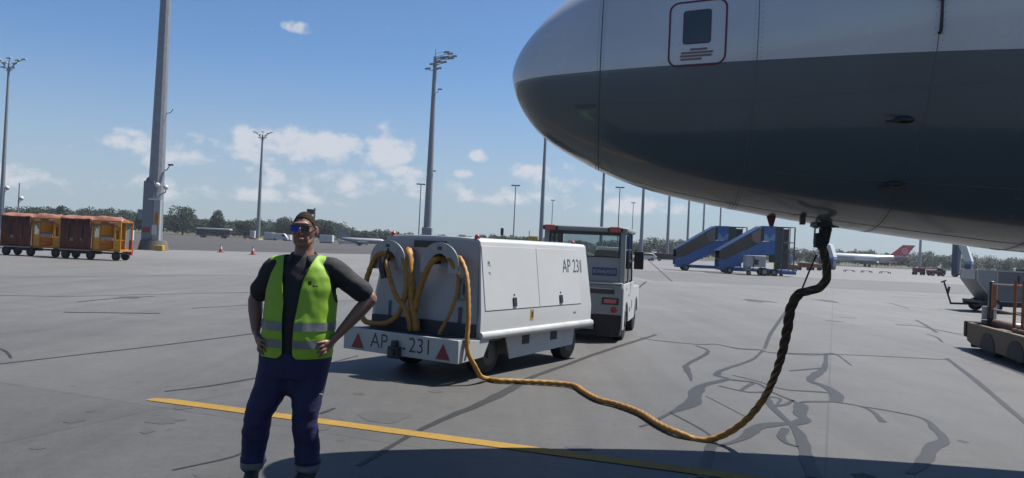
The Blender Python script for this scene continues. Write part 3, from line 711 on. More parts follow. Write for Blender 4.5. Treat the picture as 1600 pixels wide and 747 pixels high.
# side doors: two panels proud of the body, gaps between them are real
for sg in (1, -1):
    sidebox('side_door', .10, 1.395, .825, 1.60, GPUW, .006, sg, .002); sidebox('side_door', 1.405, 2.60, .825, 1.60, GPUW, .006, sg, .002)
    sidebox('door_gap', .09, 2.61, .815, .825, SEAMG, .002, sg); sidebox('door_gap', 1.395, 1.405, .825, 1.60, SEAMG, .002, sg); sidebox('door_gap', .09, .10, .825, 1.60, SEAMG, .002, sg)
for y in (.77, 2.0):
    sidebox('latch', y - .042, y + .042, .855, .965, BLACKP, .02, 1, .004); sidebox('latch_pin', y - .012, y + .012, .99, 1.01, DARKM, .012)
sidebox('warning_sticker', 1.16, 1.25, .66, .80, YEL, .003); sidebox('sticker_mark', 1.185, 1.225, .69, .77, BLACKP, .0045)
sidebox('data_plate', 2.38, 2.46, .70, .715, GREYP, .005)
text('lettering', 'AP 231', .27, lambda u, v: (side_x(1.36 + v) + .0085, 2.42 + u, 1.36 + v), mat('side_lettering', (.10, .12, .125), .6), gpu, .78)
text('small_lettering', 'PL', .085, lambda u, v: (side_x(1.385 + v) + .0085, .24 + u, 1.385 + v), LETTER, gpu, .8)
text('small_lettering', 'TK', .045, lambda u, v: (side_x(1.27 + v) + .0085, .24 + u, 1.27 + v), LETTER, gpu, 1)
# lower rail and frame
for sg in (1, -1):
    mb = MB(); mb.tube([(sg * .845, .0, .525), (sg * .85, HL, .525)], .052, 14); mb.build('rubbing_rail', mat('rail_alu', (.62, .62, .61), .4, .15), gpu)
mb = MB(); mb.box(-.72, .72, .02, HL - .05, .42, .555); mb.box(-.42, .42, .15, HL - .2, .15, .42); mb.build('chassis', DARKM, gpu, bevel=.01)  # low inner box added as dark filler so the underside stays dark
for sg in (1, -1):
    mb = MB(); mb.prism([(.72, .475), (2.62, .475), (2.56, .22), (.84, .17)], sg * .74, sg * .76, 'yz'); mb.build('side_skirt', GREYP if False else mat('skirt_paint', (.50, .54, .57), .5, var=.08, dirt=.3, dirtcol=(.25, .25, .25)), gpu, bevel=.004)
    for y in (1.22, 1.98):
        mb = MB(); mb.box(sg * .762 - .004, sg * .762 + .004, y - .09, y + .09, .335, .475); mb.build('skirt_opening', BLACK, gpu)
def wheel(parent, x, y, r, wd, rim=True, z=None, axis='x', rm=None):
    z = r if z is None else z
    A = Vector((1, 0, 0)) if axis == 'x' else Vector((0, 1, 0)); c = Vector((x, y, z))
    mb = MB(); mb.tube([c - A * wd / 2, c - A * wd * .42, c + A * wd * .42, c + A * wd / 2], [r * .86, r, r, r * .86], 28)
    t = mb.build('wheel', BLACK, parent, smooth=35)
    if rim:
        mb = MB(); mb.tube([c - A * (wd / 2 + .006), c + A * (wd / 2 + .006)], r * .55, 20); mb.tube([c - A * (wd / 2 + .02), c + A * (wd / 2 + .02)], r * .2, 12); mb.build('rim', rm or STEEL, t)
    return t
for (x, y) in ((.56, .50), (-.56, .50), (.60, 2.56), (-.60, 2.56)): wheel(gpu, x, y, .25, .19, rm=DARKM)
for y in (.50, 2.56): mb = MB(); mb.cyl((-.56, y, .25), (.56, y, .25), .04); mb.build('axle', DARKM, gpu)
mb = MB(); mb.bar((0, HL - .1, .36), (.15, HL + 1.0, .40), .09, .07); mb.build('tow_bar', DARKM, gpu)
# rear tray + bumper plate
mb = MB(); mb.box(-.84, .84, -.43, -.006, .47, .50); mb.build('cable_tray', mat('tray_grey', (.05, .055, .065), .7), gpu)
mb = MB(); mb.box(-.80, .80, -.06, -.0065, .50, .66); mb.build('tray_back', mat('tray_back_dark', (.035, .04, .055), .6), gpu)
mb = MB(); mb.box(-.88, .88, -.47, -.43, .245, .515); mb.build('bumper_plate', mat('bumper_white', (.56, .57, .56), .5, var=.06, dirt=.35, dirtcol=(.3, .29, .27)), gpu, bevel=.008)
for sg in (1, -1):
    mb = MB(); mb.prism([(-.43, .515), (.18, .47), (.06, .28), (-.43, .245)], sg * .855, sg * .875, 'yz'); bs = mb.build('bumper_side', MATS['bumper_white'], gpu, bevel=.004)
    mb = MB(); mb.prism([(-.27, .50), (-.235, .50), (-.305, .28), (-.335, .28)], sg * .8752, sg * .879, 'yz'); mb.build('slanted_stripe', LETTER, bs)
TRI = mat('reflector_red', (.28, .015, .03), .35)
for x in (-.64, .67):
    mb = MB(); mb.prism([(x - .10, .275), (x + .10, .275), (x, .455)], -.482, -.471); mb.build('triangle_reflector', TRI, gpu, bevel=.004)
text('plate_lettering', 'AP', .25, lambda u, v: (-.30 + u, -.4712, .385 + v), LETTER, gpu, .95)
text('plate_lettering', '-', .25, lambda u, v: (.09 + u, -.4712, .36 + v), LETTER, gpu, .8)
text('plate_lettering', '231', .25, lambda u, v: (.335 + u, -.4712, .385 + v), LETTER, gpu, .95)
mb = MB(); mb.box(-.09, .06, -.56, -.472, .22, .36); mb.box(-.06, .03, -.60, -.56, .24, .33); mb.box(-.05, .02, -.55, -.48, .36, .43); mb.build('tow_jaw', DARKM, gpu, bevel=.012)
# label plate, sockets, lamps
mb = MB(); z = 1.60; mb.box(-.27, .24, rear_y(z) - .02, rear_y(z) - .003, 1.55, 1.635); mb.build('name_plate', BLACKP, gpu, bevel=.006)
mb = MB(); mb.prism([(.50, 1.20), (.60, 1.20), (.60, .93), (.50, .93)], .0, rear_y(1.0) + .006); 
mb = MB()
for (x0, x1, z0, z1) in ((.49, .62, 1.19, 1.21), (.49, .62, .93, .95), (.49, .505, .95, 1.19), (.605, .62, .95, 1.19)): mb.box(x0, x1, -.002, rear_y(1.19) + .002, z0, z1)
mb.box(.535, .575, -.004, rear_y(1.0), 1.0, 1.13)
mb.build('control_panel', GREYP, gpu, bevel=.003)
for x in (-.55, .55):
    mb = MB(); mb.box(x - .02, x + .02, -.012, -.005, .66, .85); mb.build('drain_strip', mat('bluish_grey', (.10, .12, .16), .6), gpu)
for (x, y) in ((-.66, .13), (.66, .13), (.55, HL - .12)):
    mb = MB(); mb.cyl((x, y, 1.64), (x, y, 1.70), .035); mb.ell((x, y, 1.705), .036, .036, .035); mb.build('marker_lamp', REDL, gpu)
# cable holders: saddle + aluminium flange
HOLD = [(-.52, 1.37), (.30, 1.37)]
HOLDM = mat('worn_holder_metal', (.46, .47, .48), .45, .5, var=.15, scale=9, dirt=.4, dirtcol=(.15, .15, .15))
for (hx, hz_) in HOLD:
    fl = MB(); ro, ri = .285, .135; y0 = -.13; nA = 26
    outl = [(hx - ro, hz_ - .12)] + [(hx + ro * math.cos(math.pi - math.pi * k / nA), hz_ + ro * .88 * math.sin(math.pi * k / nA)) for k in range(nA + 1)] + [(hx + ro, hz_ - .12)]
    inn = [(hx - ri, hz_ - .12)] + [(hx + ri * math.cos(math.pi - math.pi * k / nA), hz_ - .02 + ri * math.sin(math.pi * k / nA)) for k in range(nA + 1)] + [(hx + ri, hz_ - .12)]
    n = len(outl)
    for y in (y0 - .008, y0 + .008):
        fl.v += [Vector((x, y, z)) for x, z in outl] + [Vector((x, y, z)) for x, z in inn]
    for i in range(n - 1):
        for b in (0, 2 * n): fl.f.append((b + i, b + i + 1, b + n + i + 1, b + n + i))
        fl.f.append((i, i + 1, 2 * n + i + 1, 2 * n + i)); fl.f.append((n + i, n + i + 1, 3 * n + i + 1, 3 * n + i))
    fl.f.append((0, n, 3 * n, 2 * n)); fl.f.append((n - 1, 2 * n - 1, 4 * n - 1, 3 * n - 1))
    h = fl.build('cable_holder', HOLDM, gpu, bevel=.003)
    sd_ = MB()
    for k in range(nA):
        a, b = inn[k + 1], inn[k + 2] if k + 2 < len(inn) else inn[-1]
    pts = inn[1:-1]
    for y in (y0 + .008, .09):
        sd_.v += [Vector((hx + (x - hx) * 1.0, y, z)) for x, z in pts]
    q = len(pts)
    for i in range(q - 1): sd_.f.append((i, i + 1, q + i + 1, q + i))
    o = sd_.build('saddle', DARKM, h, fix=False); md = o.modifiers.new('solid', 'SOLIDIFY'); md.thickness = .012
    mb = MB(); mb.box(hx - .03, hx + .03, y0 - .012, y0 - .0085, hz_ + .16, hz_ + .20); mb.build('holder_tag', LETTER, h)

# cables stowed on the unit (each its own thing, hanging on the holders)
def cable(name, pts, label, r=.035, m=CABLE, world=True, lob=3, cat='cable', group=None):
    P = resample(smoothpath(pts, 10), .018); mb = MB(); mb.tube(P, r, 12, lobes=lob, pitch=.30, amp=.14)
    return tag(mb.build(name, m, smooth=180), label, cat, group)
W = lambda *a: g2w(*a)
cable('stowed_cable', [W(-.50, .02, 1.43), W(-.56, -.10, 1.44), W(-.68, -.17, 1.40), W(-.82, -.17, 1.10), W(-.86, -.2, .78), W(-.80, -.22, .60), W(-.60, -.22, .56), W(-.38, -.20, .60), W(-.24, -.18, .74), W(-.18, -.15, 1.0), W(-.22, -.12, 1.28), W(-.31, -.10, 1.42), W(-.42, -.02, 1.42)],
      'large drooping yellow loop over the left cable holder of the white power unit')
cable('stowed_cable', [W(-.55, .0, 1.42), W(-.52, -.16, 1.41), W(-.44, -.24, 1.32), W(-.36, -.24, 1.12), W(-.26, -.23, .92), W(-.14, -.21, .80), W(-.07, -.2, .64), W(-.05, -.19, .52)],
      'yellow cable with black plug hose crossing the left loop on the power unit', r=.031)
cable('stowed_cable', [W(-.33, .05, 1.50), W(-.24, -.05, 1.46), W(-.18, -.09, 1.30), W(-.13, -.11, 1.08), W(-.09, -.13, .84), W(.0, -.15, .62), W(.02, -.16, .52)],
      'thick yellow strand hanging between the two cable holders', r=.05)
cable('stowed_cable', [W(.28, .02, 1.43), W(.235, -.10, 1.42), W(.17, -.16, 1.33), W(.06, -.14, 1.12), W(-.02, -.13, .90), W(-.045, -.12, .68), W(-.03, -.11, .52)],
      'yellow strand hanging left of the right cable holder down into the tray', r=.036)
cable('stowed_cable', [W(.36, .02, 1.43), W(.46, -.15, 1.41), W(.56, -.10, 1.25), W(.57, -.12, 1.0), W(.51, -.15, .78), W(.42, -.19, .58), W(.40, -.2, .515)],
      'slim yellow strand curving from the right holder into the tray', r=.022)
mb = MB(); P = smoothpath([W(-.53, -.24, 1.40), W(-.50, -.26, 1.28), W(-.46, -.25, 1.14)], 6); mb.tube(P, .04, 10); P = smoothpath([W(-.42, -.235, 1.52), W(-.45, -.245, 1.42), W(-.48, -.26, 1.27)], 6); mb.tube(P, .014, 8)
tag(mb.build('cable_plug', BLACKP), 'black cable plug hanging inside the left yellow loop', 'plug')
# main cable: right holder -> over the bumper -> apron -> aircraft
def A(px, py, d): return at(px, py, d)
def Gr(px, py, z=.034): g = gnd(px, py); return Vector((g.x, g.y, z))
main = [W(.40, .06, 1.42), W(.54, -.04, 1.44), W(.70, -.13, 1.28), W(.79, -.20, 1.08), W(.87, -.28, .78), W(.915, -.34, .42), at(743, 574, 9.2), at(751, 588, 9.32), Gr(762, 596, .03), Gr(778, 599), Gr(820, 600.5), Gr(865, 603), Gr(897, 607), Gr(913, 617), Gr(935, 629), Gr(965, 637), Gr(1000, 650), Gr(1030, 669), Gr(1060, 683, .036),
        A(1095, 688, 6.95)] + (HANG := [A(1130, 680, 6.88), A(1165, 657, 6.75), A(1195, 620, 6.6), A(1216, 572, 6.45), A(1229, 520, 6.32), A(1236, 480, 6.25), A(1248, 459, 6.2), A(1268, 454, 6.16), A(1285, 446, 6.13), A(1292, 430, 6.10), A(1290, 405, 6.09), A(1284, 385, 6.08)])
cable('power_cable', main, 'long yellow power cable snaking from the power unit across the apron up to the aircraft', r=.0285)
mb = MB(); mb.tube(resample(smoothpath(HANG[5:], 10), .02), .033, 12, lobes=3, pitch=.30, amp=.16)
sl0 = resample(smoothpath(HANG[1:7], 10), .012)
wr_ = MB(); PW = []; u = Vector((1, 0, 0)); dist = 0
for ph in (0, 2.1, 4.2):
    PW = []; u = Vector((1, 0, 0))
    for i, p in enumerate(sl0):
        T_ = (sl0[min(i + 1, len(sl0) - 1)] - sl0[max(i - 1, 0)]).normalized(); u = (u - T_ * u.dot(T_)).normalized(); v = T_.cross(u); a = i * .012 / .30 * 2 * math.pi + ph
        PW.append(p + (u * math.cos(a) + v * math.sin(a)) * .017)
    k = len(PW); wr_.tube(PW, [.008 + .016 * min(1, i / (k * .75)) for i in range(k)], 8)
wr_.build('cable_shade_spiral', mat('painted_half_shade', (.085, .043, .014), .7, var=.3), bpy.data.objects['power_cable'], smooth=180)  # added coils thicken upward, painting the cable's growing shade in brown
sl = mb.build('cable_shade_tube', CABLE_SHADE, bpy.data.objects['power_cable'], smooth=180)  # added dark tube over the upper cable, its backlit shade as colour
pend = Vector((pp.x, pp.y, pp.z - .012)); ptop = at(1284, 388, 6.08)
mb = MB(); P = smoothpath([ptop, ptop.lerp(pend, .35) + Vector((0, 0, 0)), ptop.lerp(pend, .7), pend], 5)
mb.tube(P, [.034] * 4 + [.043] * (len(P) - 4), 16); q = ptop.lerp(pend, .15); mb.box(q.x - .06, q.x - .02, q.y - .03, q.y + .03, q.z - .02, q.z + .09)
tag(mb.build('cable_connector', BLACK, bevel=.004), 'thick black connector pushed up into the aircraft belly socket', 'plug')
mb = MB(); mb.tube([at(1276, 398, 6.06), at(1266, 420, 6.08), at(1253, 452, 6.18)], .007, 6)
tag(mb.build('support_strap', DARKM), 'thin dark strap tied between the belly connector and the cable', 'strap')

# ================================================================== AIRPORT TUG
TO = Vector((1.27, 14.2, 0)); TA = R(14)
tug = thing('airport_tug', 'white and grey airport tug with a glazed cab hitched in front of the power unit', 'tug', TO, -TA)
TW = .75
mb = MB(); mb.prism([(0, .50), (0, 1.02), (.10, 1.02), (.10, 1.48), (.16, 1.50), (1.5, 1.50), (1.55, .9), (3.0, .85), (3.1, .6), (3.1, .35), (0.05, .35)], -TW + .06, TW - .06, 'yz')
mb.v = mb.v
TUGG = mat('tug_grey', (.33, .36, .37), .45, var=.07, dirt=.25, dirtcol=(.2, .2, .19))
TUGW = mat('tug_white', (.62, .63, .62), .4, var=.06, dirt=.2, dirtcol=(.35, .34, .32))
# lower body, split so the cab stays see-through above the waist
mb = MB(); mb.box(-TW + .03, TW - .03, .0, 1.7, .48, 1.02); mb.box(-TW + .03, TW - .03, 1.5, 3.1, .35, .92); mb.build('body', TUGG, tug, bevel=.02)
mb = MB(); mb.box(-TW + .03, TW - .03, -.03, .12, 1.02, 1.05); mb.box(-TW + .05, TW - .2, -.05, .0, .935, .955); mb.build('rear_ledge', TUGW, tug, bevel=.006)
mb = MB(); mb.box(-TW + .08, TW - .16, -.008, -.001, .85, .93); mb.build('rear_recess', BLACKP, tug)
mb = MB(); mb.box(-TW + .35, -TW + .85, -.012, -.001, .76, .80); mb.build('grip', DARKM, tug)
mb = MB(); mb.box(-TW + .05, TW - .05, .01, .5, .10, .478); mb.box(-TW + .15, TW - .15, .5, 2.9, .16, .34); mb.build('undertray', BLACK, tug, bevel=.01)
mb = MB(); mb.box(-.25, .25, -.09, .0, .22, .34); mb.build('rear_step', GREYP, tug, bevel=.006)
for sg in (-1, 1):
    # side panel with a wheel arch
    arch = [(.02 + .0, .22), (.0, .95), (.06, 1.03), (1.75, 1.03), (1.85, .93), (3.1, .90), (3.1, .42), (2.92, .40)] + [(2.55 + .36 * math.cos(R(a)), .33 + .36 * math.sin(R(a))) for a in range(10, 181, 17)] + [(2.1, .30), (1.05, .30)] + [(.62 + .36 * math.cos(R(a)), .33 + .36 * math.sin(R(a))) for a in range(0, 181, 18)] + [(.24, .22)]
    mb = MB(); mb.prism(arch, sg * (TW - .028), sg * TW, 'yz'); sp_ = mb.build('side_panel', TUGW, tug, bevel=.006)
    for y, zz, wy, wz in ((.95, .80, .10, .04), (1.2, .52, .12, .08), (1.55, .60, .08, .16), (.5, .93, .05, .04)):
        mb = MB(); mb.box(sg * TW - .003 * sg, sg * TW + .004 * sg, y - wy / 2, y + wy / 2, zz - wz / 2, zz + wz / 2) if sg > 0 else mb.box(sg * TW - .004, sg * TW + .003, y - wy / 2, y + wy / 2, zz - wz / 2, zz + wz / 2); mb.build('side_fitting', BLACKP, sp_)
    wheel(tug, sg * (TW - .13), .62, .30, .2, rm=DARKM); wheel(tug, sg * (TW - .13), 2.55, .30, .2, rm=DARKM)
    x0, x1 = sg * (TW - .07), sg * (TW - .01)
    mb = MB(); mb.bar((sg * (TW - .05), .16, 1.0), (sg * (TW - .06), .16, 1.94), .09, .09); mb.build('rear_pillar', TUGG, tug, bevel=.008)
    mb = MB(); mb.bar((sg * (TW - .05), 1.72, 1.0), (sg * (TW - .06), 1.5, 1.94), .06, .06); mb.build('front_pillar', BLACKP, tug, bevel=.005); mb = MB(); mb.bar((sg * (TW - .05), .95, 1.03), (sg * (TW - .05), .95, 1.94), .05, .05); mb.build('door_frame', BLACKP, tug, bevel=.005)
    mb = MB(); mb.prism([(.21, 1.06), (1.66, 1.06), (1.48, 1.92), (.21, 1.92)], sg * (TW - .04), sg * (TW - .035), 'yz'); mb.build('side_window', GLASSD, tug)
    mb = MB(); mb.box(sg * TW, sg * (TW + .03), 1.35, 1.38, 1.45, 1.47) if sg > 0 else mb.box(sg * (TW + .03), sg * TW, 1.35, 1.38, 1.45, 1.47)
    a, b = sorted((sg * (TW + .03), sg * (TW + .21))); mb.box(a, b, 1.34, 1.42, 1.28, 1.62); mb.build('wing_mirror', BLACKP, tug, bevel=.02)
# rear wall of the cab
mb = MB(); mb.box(-TW + .10, TW - .10, .15, .19, 1.05, 1.49); mb.build('cab_rear_panel', TUGG, tug, bevel=.004)
mb = MB(); mb.box(-TW + .10, TW - .10, .14, .18, 1.88, 1.94); mb.box(-TW + .1, TW - .1, .14, .18, 1.49, 1.51); mb.box(-TW + .1, -TW + .14, .14, .18, 1.51, 1.88); mb.box(TW - .14, TW - .1, .14, .18, 1.51, 1.88); mb.box(-.43, -.40, .14, .18, 1.51, 1.88); mb.build('window_frame', BLACKP, tug, bevel=.003)
mb = MB(); mb.box(-TW + .14, TW - .14, .158, .162, 1.51, 1.88); mb.build('rear_window', GLASS, tug)
mb = MB(); mb.prism([(-TW + .1, 1.0), (TW - .1, 1.0), (TW - .1, 1.92), (-TW + .1, 1.92)], 1.62, 1.625); mb.build('windscreen', GLASS, tug)
mb = MB(); mb.box(-TW - .02, TW + .02, .08, 1.62, 1.94, 2.03); mb.build('roof', TUGG, tug, bevel=.03)
mb = MB(); mb.box(-TW + .1, TW - .1, .2, 1.6, 1.925, 1.938); mb.build('headlining', BLACKP, tug)
for x in (-.62, .55):
    mb = MB(); mb.box(x - .10, x + .10, .03, .079, 1.935, 2.035); rl = mb.build('roof_lamp', mat('salmon_lens', (.55, .12, .10), .3), tug, bevel=.015)
    mb = MB(); mb.box(x - .135, x + .135, .04, .0785, 1.945, 2.02); mb.build('lamp_housing', BLACKP, rl, bevel=.006)
for x in (-.52, .52):
    mb = MB(); mb.box(x - .15, x + .15, -.012, -.001, .665, .785); h = mb.build('tail_lamp', BLACKP, tug, bevel=.02)
    mb = MB(); mb.box(x - .11, x + .11, -.022, -.0125, .69, .76); mb.build('lens', mat('bright_tail_lens', (.75, .16, .17), .3), h, bevel=.01)
    mb = MB(); mb.cyl((x + .07 * (1 if x > 0 else -1), -.001, .575), (x + .07 * (1 if x > 0 else -1), -.015, .575), .055, n=20); mb.build('reflector', RED, tug)
mb = MB(); mb.box(.16, .60, .138, .149, 1.165, 1.305); sg_ = mb.build('sign_plate', mat('sign_blue', (.02, .055, .20), .4), tug, bevel=.004)
text('sign_lettering', 'KVAALHOX', .095, lambda u, v: (.38 + u, .1375, 1.235 + v), mat('sign_white', (.45, .52, .66), .5), sg_, .80)
# seat, steering wheel and dash seen through the glass
mb = MB(); mb.box(.12, .58, .50, .62, 1.0, 1.62); mb.build('seat', BLACK, tug, bevel=.06)
mb = MB(); mb.box(-.62, .62, 1.3, 1.6, 1.0, 1.30); mb.build('dashboard', BLACKP, tug, bevel=.03)
mb = MB(); mb.box(-.55, .0, .45, .62, 1.0, 1.56); mb.build('passenger_seat', mat('pale_seat', (.30, .30, .31), .8), tug, bevel=.04)
mb = MB(); mb.tube([(.35 + .19 * math.cos(t * .35), 1.12 + .1 * math.sin(t * .35), 1.42 + .15 * math.sin(t * .35)) for t in range(19)], .014, 8); mb.cyl((.35, 1.12, 1.42), (.35, 1.35, 1.25), .02); mb.build('steering_wheel', BLACKP, tug)


# ================================================================== HAZE
hm_ = bpy.data.materials.new('air'); hm_.use_nodes = True; ht = hm_.node_tree; ht.nodes.clear()
ho_ = ht.nodes.new('ShaderNodeOutputMaterial'); pv = ht.nodes.new('ShaderNodeVolumePrincipled'); pv.inputs['Color'].default_value = (.80, .88, 1.0, 1); pv.inputs['Density'].default_value = .0002; pv.inputs['Anisotropy'].default_value = .2
ht.links.new(pv.outputs[0], ho_.inputs['Volume'])
mb = MB(); mb.box(-620, 620, -60, 460, -1, 45); tag(mb.build('haze', hm_, smooth=0), kind='stuff')

# ================================================================== MASTS AND POLES
def HOR(px): return 384 + .0463 * (px - 800)
def mast(px, d, H, r0, r1, head, label, group='floodlight masts on the apron'):
    t = thing('floodlight_mast', label, 'mast', gx(px, d), 0, group)
    mb = MB(); mb.tube([(0, 0, .0), (0, 0, H * .12), (0, 0, H)], [r0, r0 * .92, r1], 14); mb.build('shaft', STEEL, t)
    mb = MB(); mb.tube([(0, 0, 0), (0, 0, .35)], [r0 * 2.2, r0 * 2.0], 16); mb.build('footing', head.get('foot', CONC), t)
    if 'box' in head:
        mb = MB(); mb.box(-r0 * 1.15, r0 * 1.15, -r0 * 1.15, r0 * 1.15, .35, head['box']); mb.build('base_cabinet', STEEL, t, bevel=.05)
    hd = MB(); lamps = []
    if head['kind'] == 'fan':           # staggered lamp arms reaching to the right
        hd.tube([(0, 0, H), (0, 0, H + 1.2)], [.06, .03], 6); hd.tube([(0, 0, H + .5), (1.2, .1, H + .75)], .03, 6)
        for k, (x, z) in enumerate([(-1.0, -1.7), (-.3, -1.2), (.5, -1.6), (.6, -.9), (1.2, -.7), (1.1, -.2), (1.7, .0), (2.1, .35), (2.6, .2), (1.6, .55), (2.2, -.1)]):
            hd.tube([(0, 0, H - 1.9 + .2 * k), (x * .6, .1, H + z - .25), (x, 0, H + z - .1)], .05, 6); lamps.append((x, (-1) ** k * .4, H + z))
    elif head['kind'] == 'vee':
        for sgn in (-1, 1):
            for k, (x, z) in enumerate([(.9, .0), (1.6, .45), (2.4, .75), (.8, -.8)]):
                hd.tube([(0, 0, H - 1.8 + .3 * k), (sgn * x * .6, 0, H + z - .5), (sgn * x, 0, H + z)], .05, 6); lamps.append((sgn * x, .2 * (-1) ** k, H + z))
        hd.tube([(0, 0, H), (0, 0, H + .7)], .08, 6); lamps.append((0, 0, H + .8))
    if hd.v: hd.build('lamp_arms', STEEL, t)
    for (x, y, z) in lamps:
        lb = MB(); lb.prism([(-.42, -.06), (.42, .06), (.36, .22), (-.40, .10)], y - .3, y + .3); o = lb.build('floodlight', head.get('lampm', STEEL), t, bevel=.02); o.location = (x, 0, z)
    for (z, x) in head.get('arms', []):
        mb = MB(); mb.tube([(0, 0, z), (x * .7, 0, z + .05), (x, 0, z + .55)], .035, 6); mb.box(x - .1, x + .45, -.12, .12, z + .5, z + .64); mb.build('aerial_arm', DARKM, t)
    return t
mA = thing('floodlight_mast', 'massive pale grey mast at left running out of the top of the picture', 'mast', gx(241, 62), 0, 'floodlight masts on the apron')
mb = MB(); mb.tube([(0, 0, 0), (0, 0, 6.2), (0, 0, 13), (0, 0, 30)], [.62, .56, .47, .26], 12); mb.build('shaft', STEEL, mA, smooth=25)
mb = MB(); mb.tube([(0, 0, 0), (0, 0, .75)], [1.12, .95], 20); mb.build('footing', mat('stained_concrete', (.17, .155, .135), .9, var=.2, bump=.3), mA)
mb = MB(); mb.box(-.72, .12, -.62, .3, .75, 5.3); mb.cyl((-.35, -.3, 5.3), (-.35, .3, 5.3), .38, n=20); mb.build('base_cabinet', mat('mast_cabinet', (.24, .27, .31), .5, var=.1), mA, bevel=.03)
mb = MB(); mb.box(-1.15, -.72, -.45, .15, 2.3, 3.1); mb.build('switch_box', STEEL, mA, bevel=.02)
mb = MB(); mb.box(.15, .66, -.66, -.3, .75, 3.9); mb.build('ladder_box', mat('pale_steel', (.46, .48, .50), .5, .2, var=.1), mA, bevel=.02)
CHEV = MB(); CHEV.box(-.6, -.1, -.66, -.63, 1.35, 1.75); CHEV.build('warning_plate', RED, mA)
mb = MB(); mb.box(.28, .52, -.70, -.665, 2.0, 2.9); mb.build('warning_panel', ORANGE, mA); mb = MB(); mb.box(.53, .60, -.70, -.665, 1.7, 2.9); mb.build('warning_strip', YEL, mA)
mb = MB(); mb.box(.12, .50, -.72, -.665, 1.2, 1.95); mb.build('notice_board', WHITE2, mA)
mb = MB(); mb.box(-.25, .6, -.69, -.665, 3.85, 3.98); mb.build('pale_band', WHITE2, mA)
mb = MB(); mb.box(.7, 1.35, -1.5, -1.0, 0, .42); mb.build('yellow_block', YEL, mA, bevel=.03)
for (x, z) in ((.30, 5.0), (.95, 4.85)):
    mb = MB(); mb.tube([(.2, -.3, z - .7), (x, -.5, z - .35), (x, -.5, z)], .05, 8); hb = mb.build('camera_arm', STEEL, mA)
    mb = MB(); mb.ell((x, -.5, z + .02), .20, .20, .20); mb.build('camera_dome', WHITE2, hb)
mb = MB(); mb.tube([(.4, 0, 6.2), (.75, 0, 6.25), (1.0, 0, 6.7)], .04, 6); mb.box(.85, 1.2, -.1, .1, 6.6, 6.72); mb.build('aerial_arm', DARKM, mA); mb = MB(); mb.tube([(.3, 0, 10.6), (.8, 0, 10.7), (1.0, 0, 11.0)], .03, 6); mb.build('aerial_arm', DARKM, mA)
YF = mat('yellow_footing', (.6, .45, .06), .7)
BRIGHTL = mat('bright_lamp_casing', (.75, .77, .8), .3, .3)
mast(403, 225, 29.5, .62, .24, {'kind': 'vee', 'foot': YF, 'lampm': BRIGHTL}, 'slim floodlight mast with a yellow foot standing against the woods left of the man')
mast(667, 112, 27.6, .60, .24, {'kind': 'fan', 'box': 3.6, 'arms': [(22.5, .7), (11.0, .4)]}, 'tall dark mast with a fan of floodlights rising behind the power unit')
mast(1, 135, 28.5, .42, .17, {'kind': 'vee', 'lampm': BRIGHTL}, 'floodlight mast with a spread of lamps at the left picture edge')
mast(845, 170, 30, .52, .24, {'kind': 'vee'}, 'mast beside the rear of the tug roof whose head is hidden by the airliner nose')
mast(939, 200, 31, .48, .22, {'kind': 'vee'}, 'mast rising from the middle of the tug cab roof up behind the airliner')
mast(1002, 185, 28, .46, .2, {'kind': 'vee'}, 'mast right beside the wing mirror of the tug')
mast(1043, 235, 30, .5, .24, {'kind': 'vee'}, 'mast on the left of the pair of blue boarding stairs')
mast(1074, 270, 30, .48, .24, {'kind': 'vee'}, 'thin mast just left of where the rear stairs begin to climb')
mast(1098, 290, 30, .46, .24, {'kind': 'vee'}, 'thin mast above the slope of the rear blue stairs')
mast(1124, 300, 30, .42, .22, {'kind': 'vee'}, 'thinnest mast above the top of the rear blue stairs')
mast(1438, 210, 24, .36, .2, {'kind': 'vee'}, 'pale mast to the right of the red tail fin')
def tpole(px, top, d, label, wide=1.0):
    H = CAMZ + (HOR(px) - top) * d / F
    t = thing('lamp_post', label, 'lamp post', gx(px, d), 0, 'thin T-headed lamp posts')
    mb = MB(); mb.tube([(0, 0, 0), (0, 0, H)], [.13, .08], 8); mb.build('post', STEEL, t)
    for sgn in (-1, 1):
        mb = MB(); mb.box(min(.06 * sgn, sgn * .82 * wide), max(.06 * sgn, sgn * .82 * wide), -.2, .2, H - .08, H + .14); mb.build('lamp_head', DARKM, t, bevel=.03)
tpole(654, 288, 150, 'thin T-headed lamp post just left of the dark fan-headed mast')
tpole(802, 290, 150, 'thin T-headed lamp post standing alone above the white power unit')
tpole(965, 293, 150, 'thin T-headed lamp post over the right half of the tug cab')
tpole(861, 313, 215, 'small distant T-headed lamp post over the left end of the tug cab', .7)
tpole(987, 317, 215, 'small distant T-headed lamp post over the right edge of the tug cab', .7)
def dome_pole(px, top, d, label, lampz=None):
    H = CAMZ + (HOR(px) - top) * d / F
    t = thing('camera_pole', label, 'camera pole', gx(px, d), 0)
    mb = MB(); mb.tube([(0, 0, 0), (0, 0, H)], [.09, .06], 8); mb.build('post', STEEL, t)
    z = lampz or H; mb = MB(); mb.tube([(0, 0, z - .5), (.25, 0, z - .2), (.3, 0, z)], .04, 6); mb.ell((.3, 0, z + .05), .26, .26, .26); mb.build('white_dome', WHITE2, t)
dome_pole(4, 294, 92, 'pole with a white dome at the left picture edge')
dome_pole(27, 286, 92, 'bare pole with a white dome on its middle, right of the leftmost mast', 4.4)
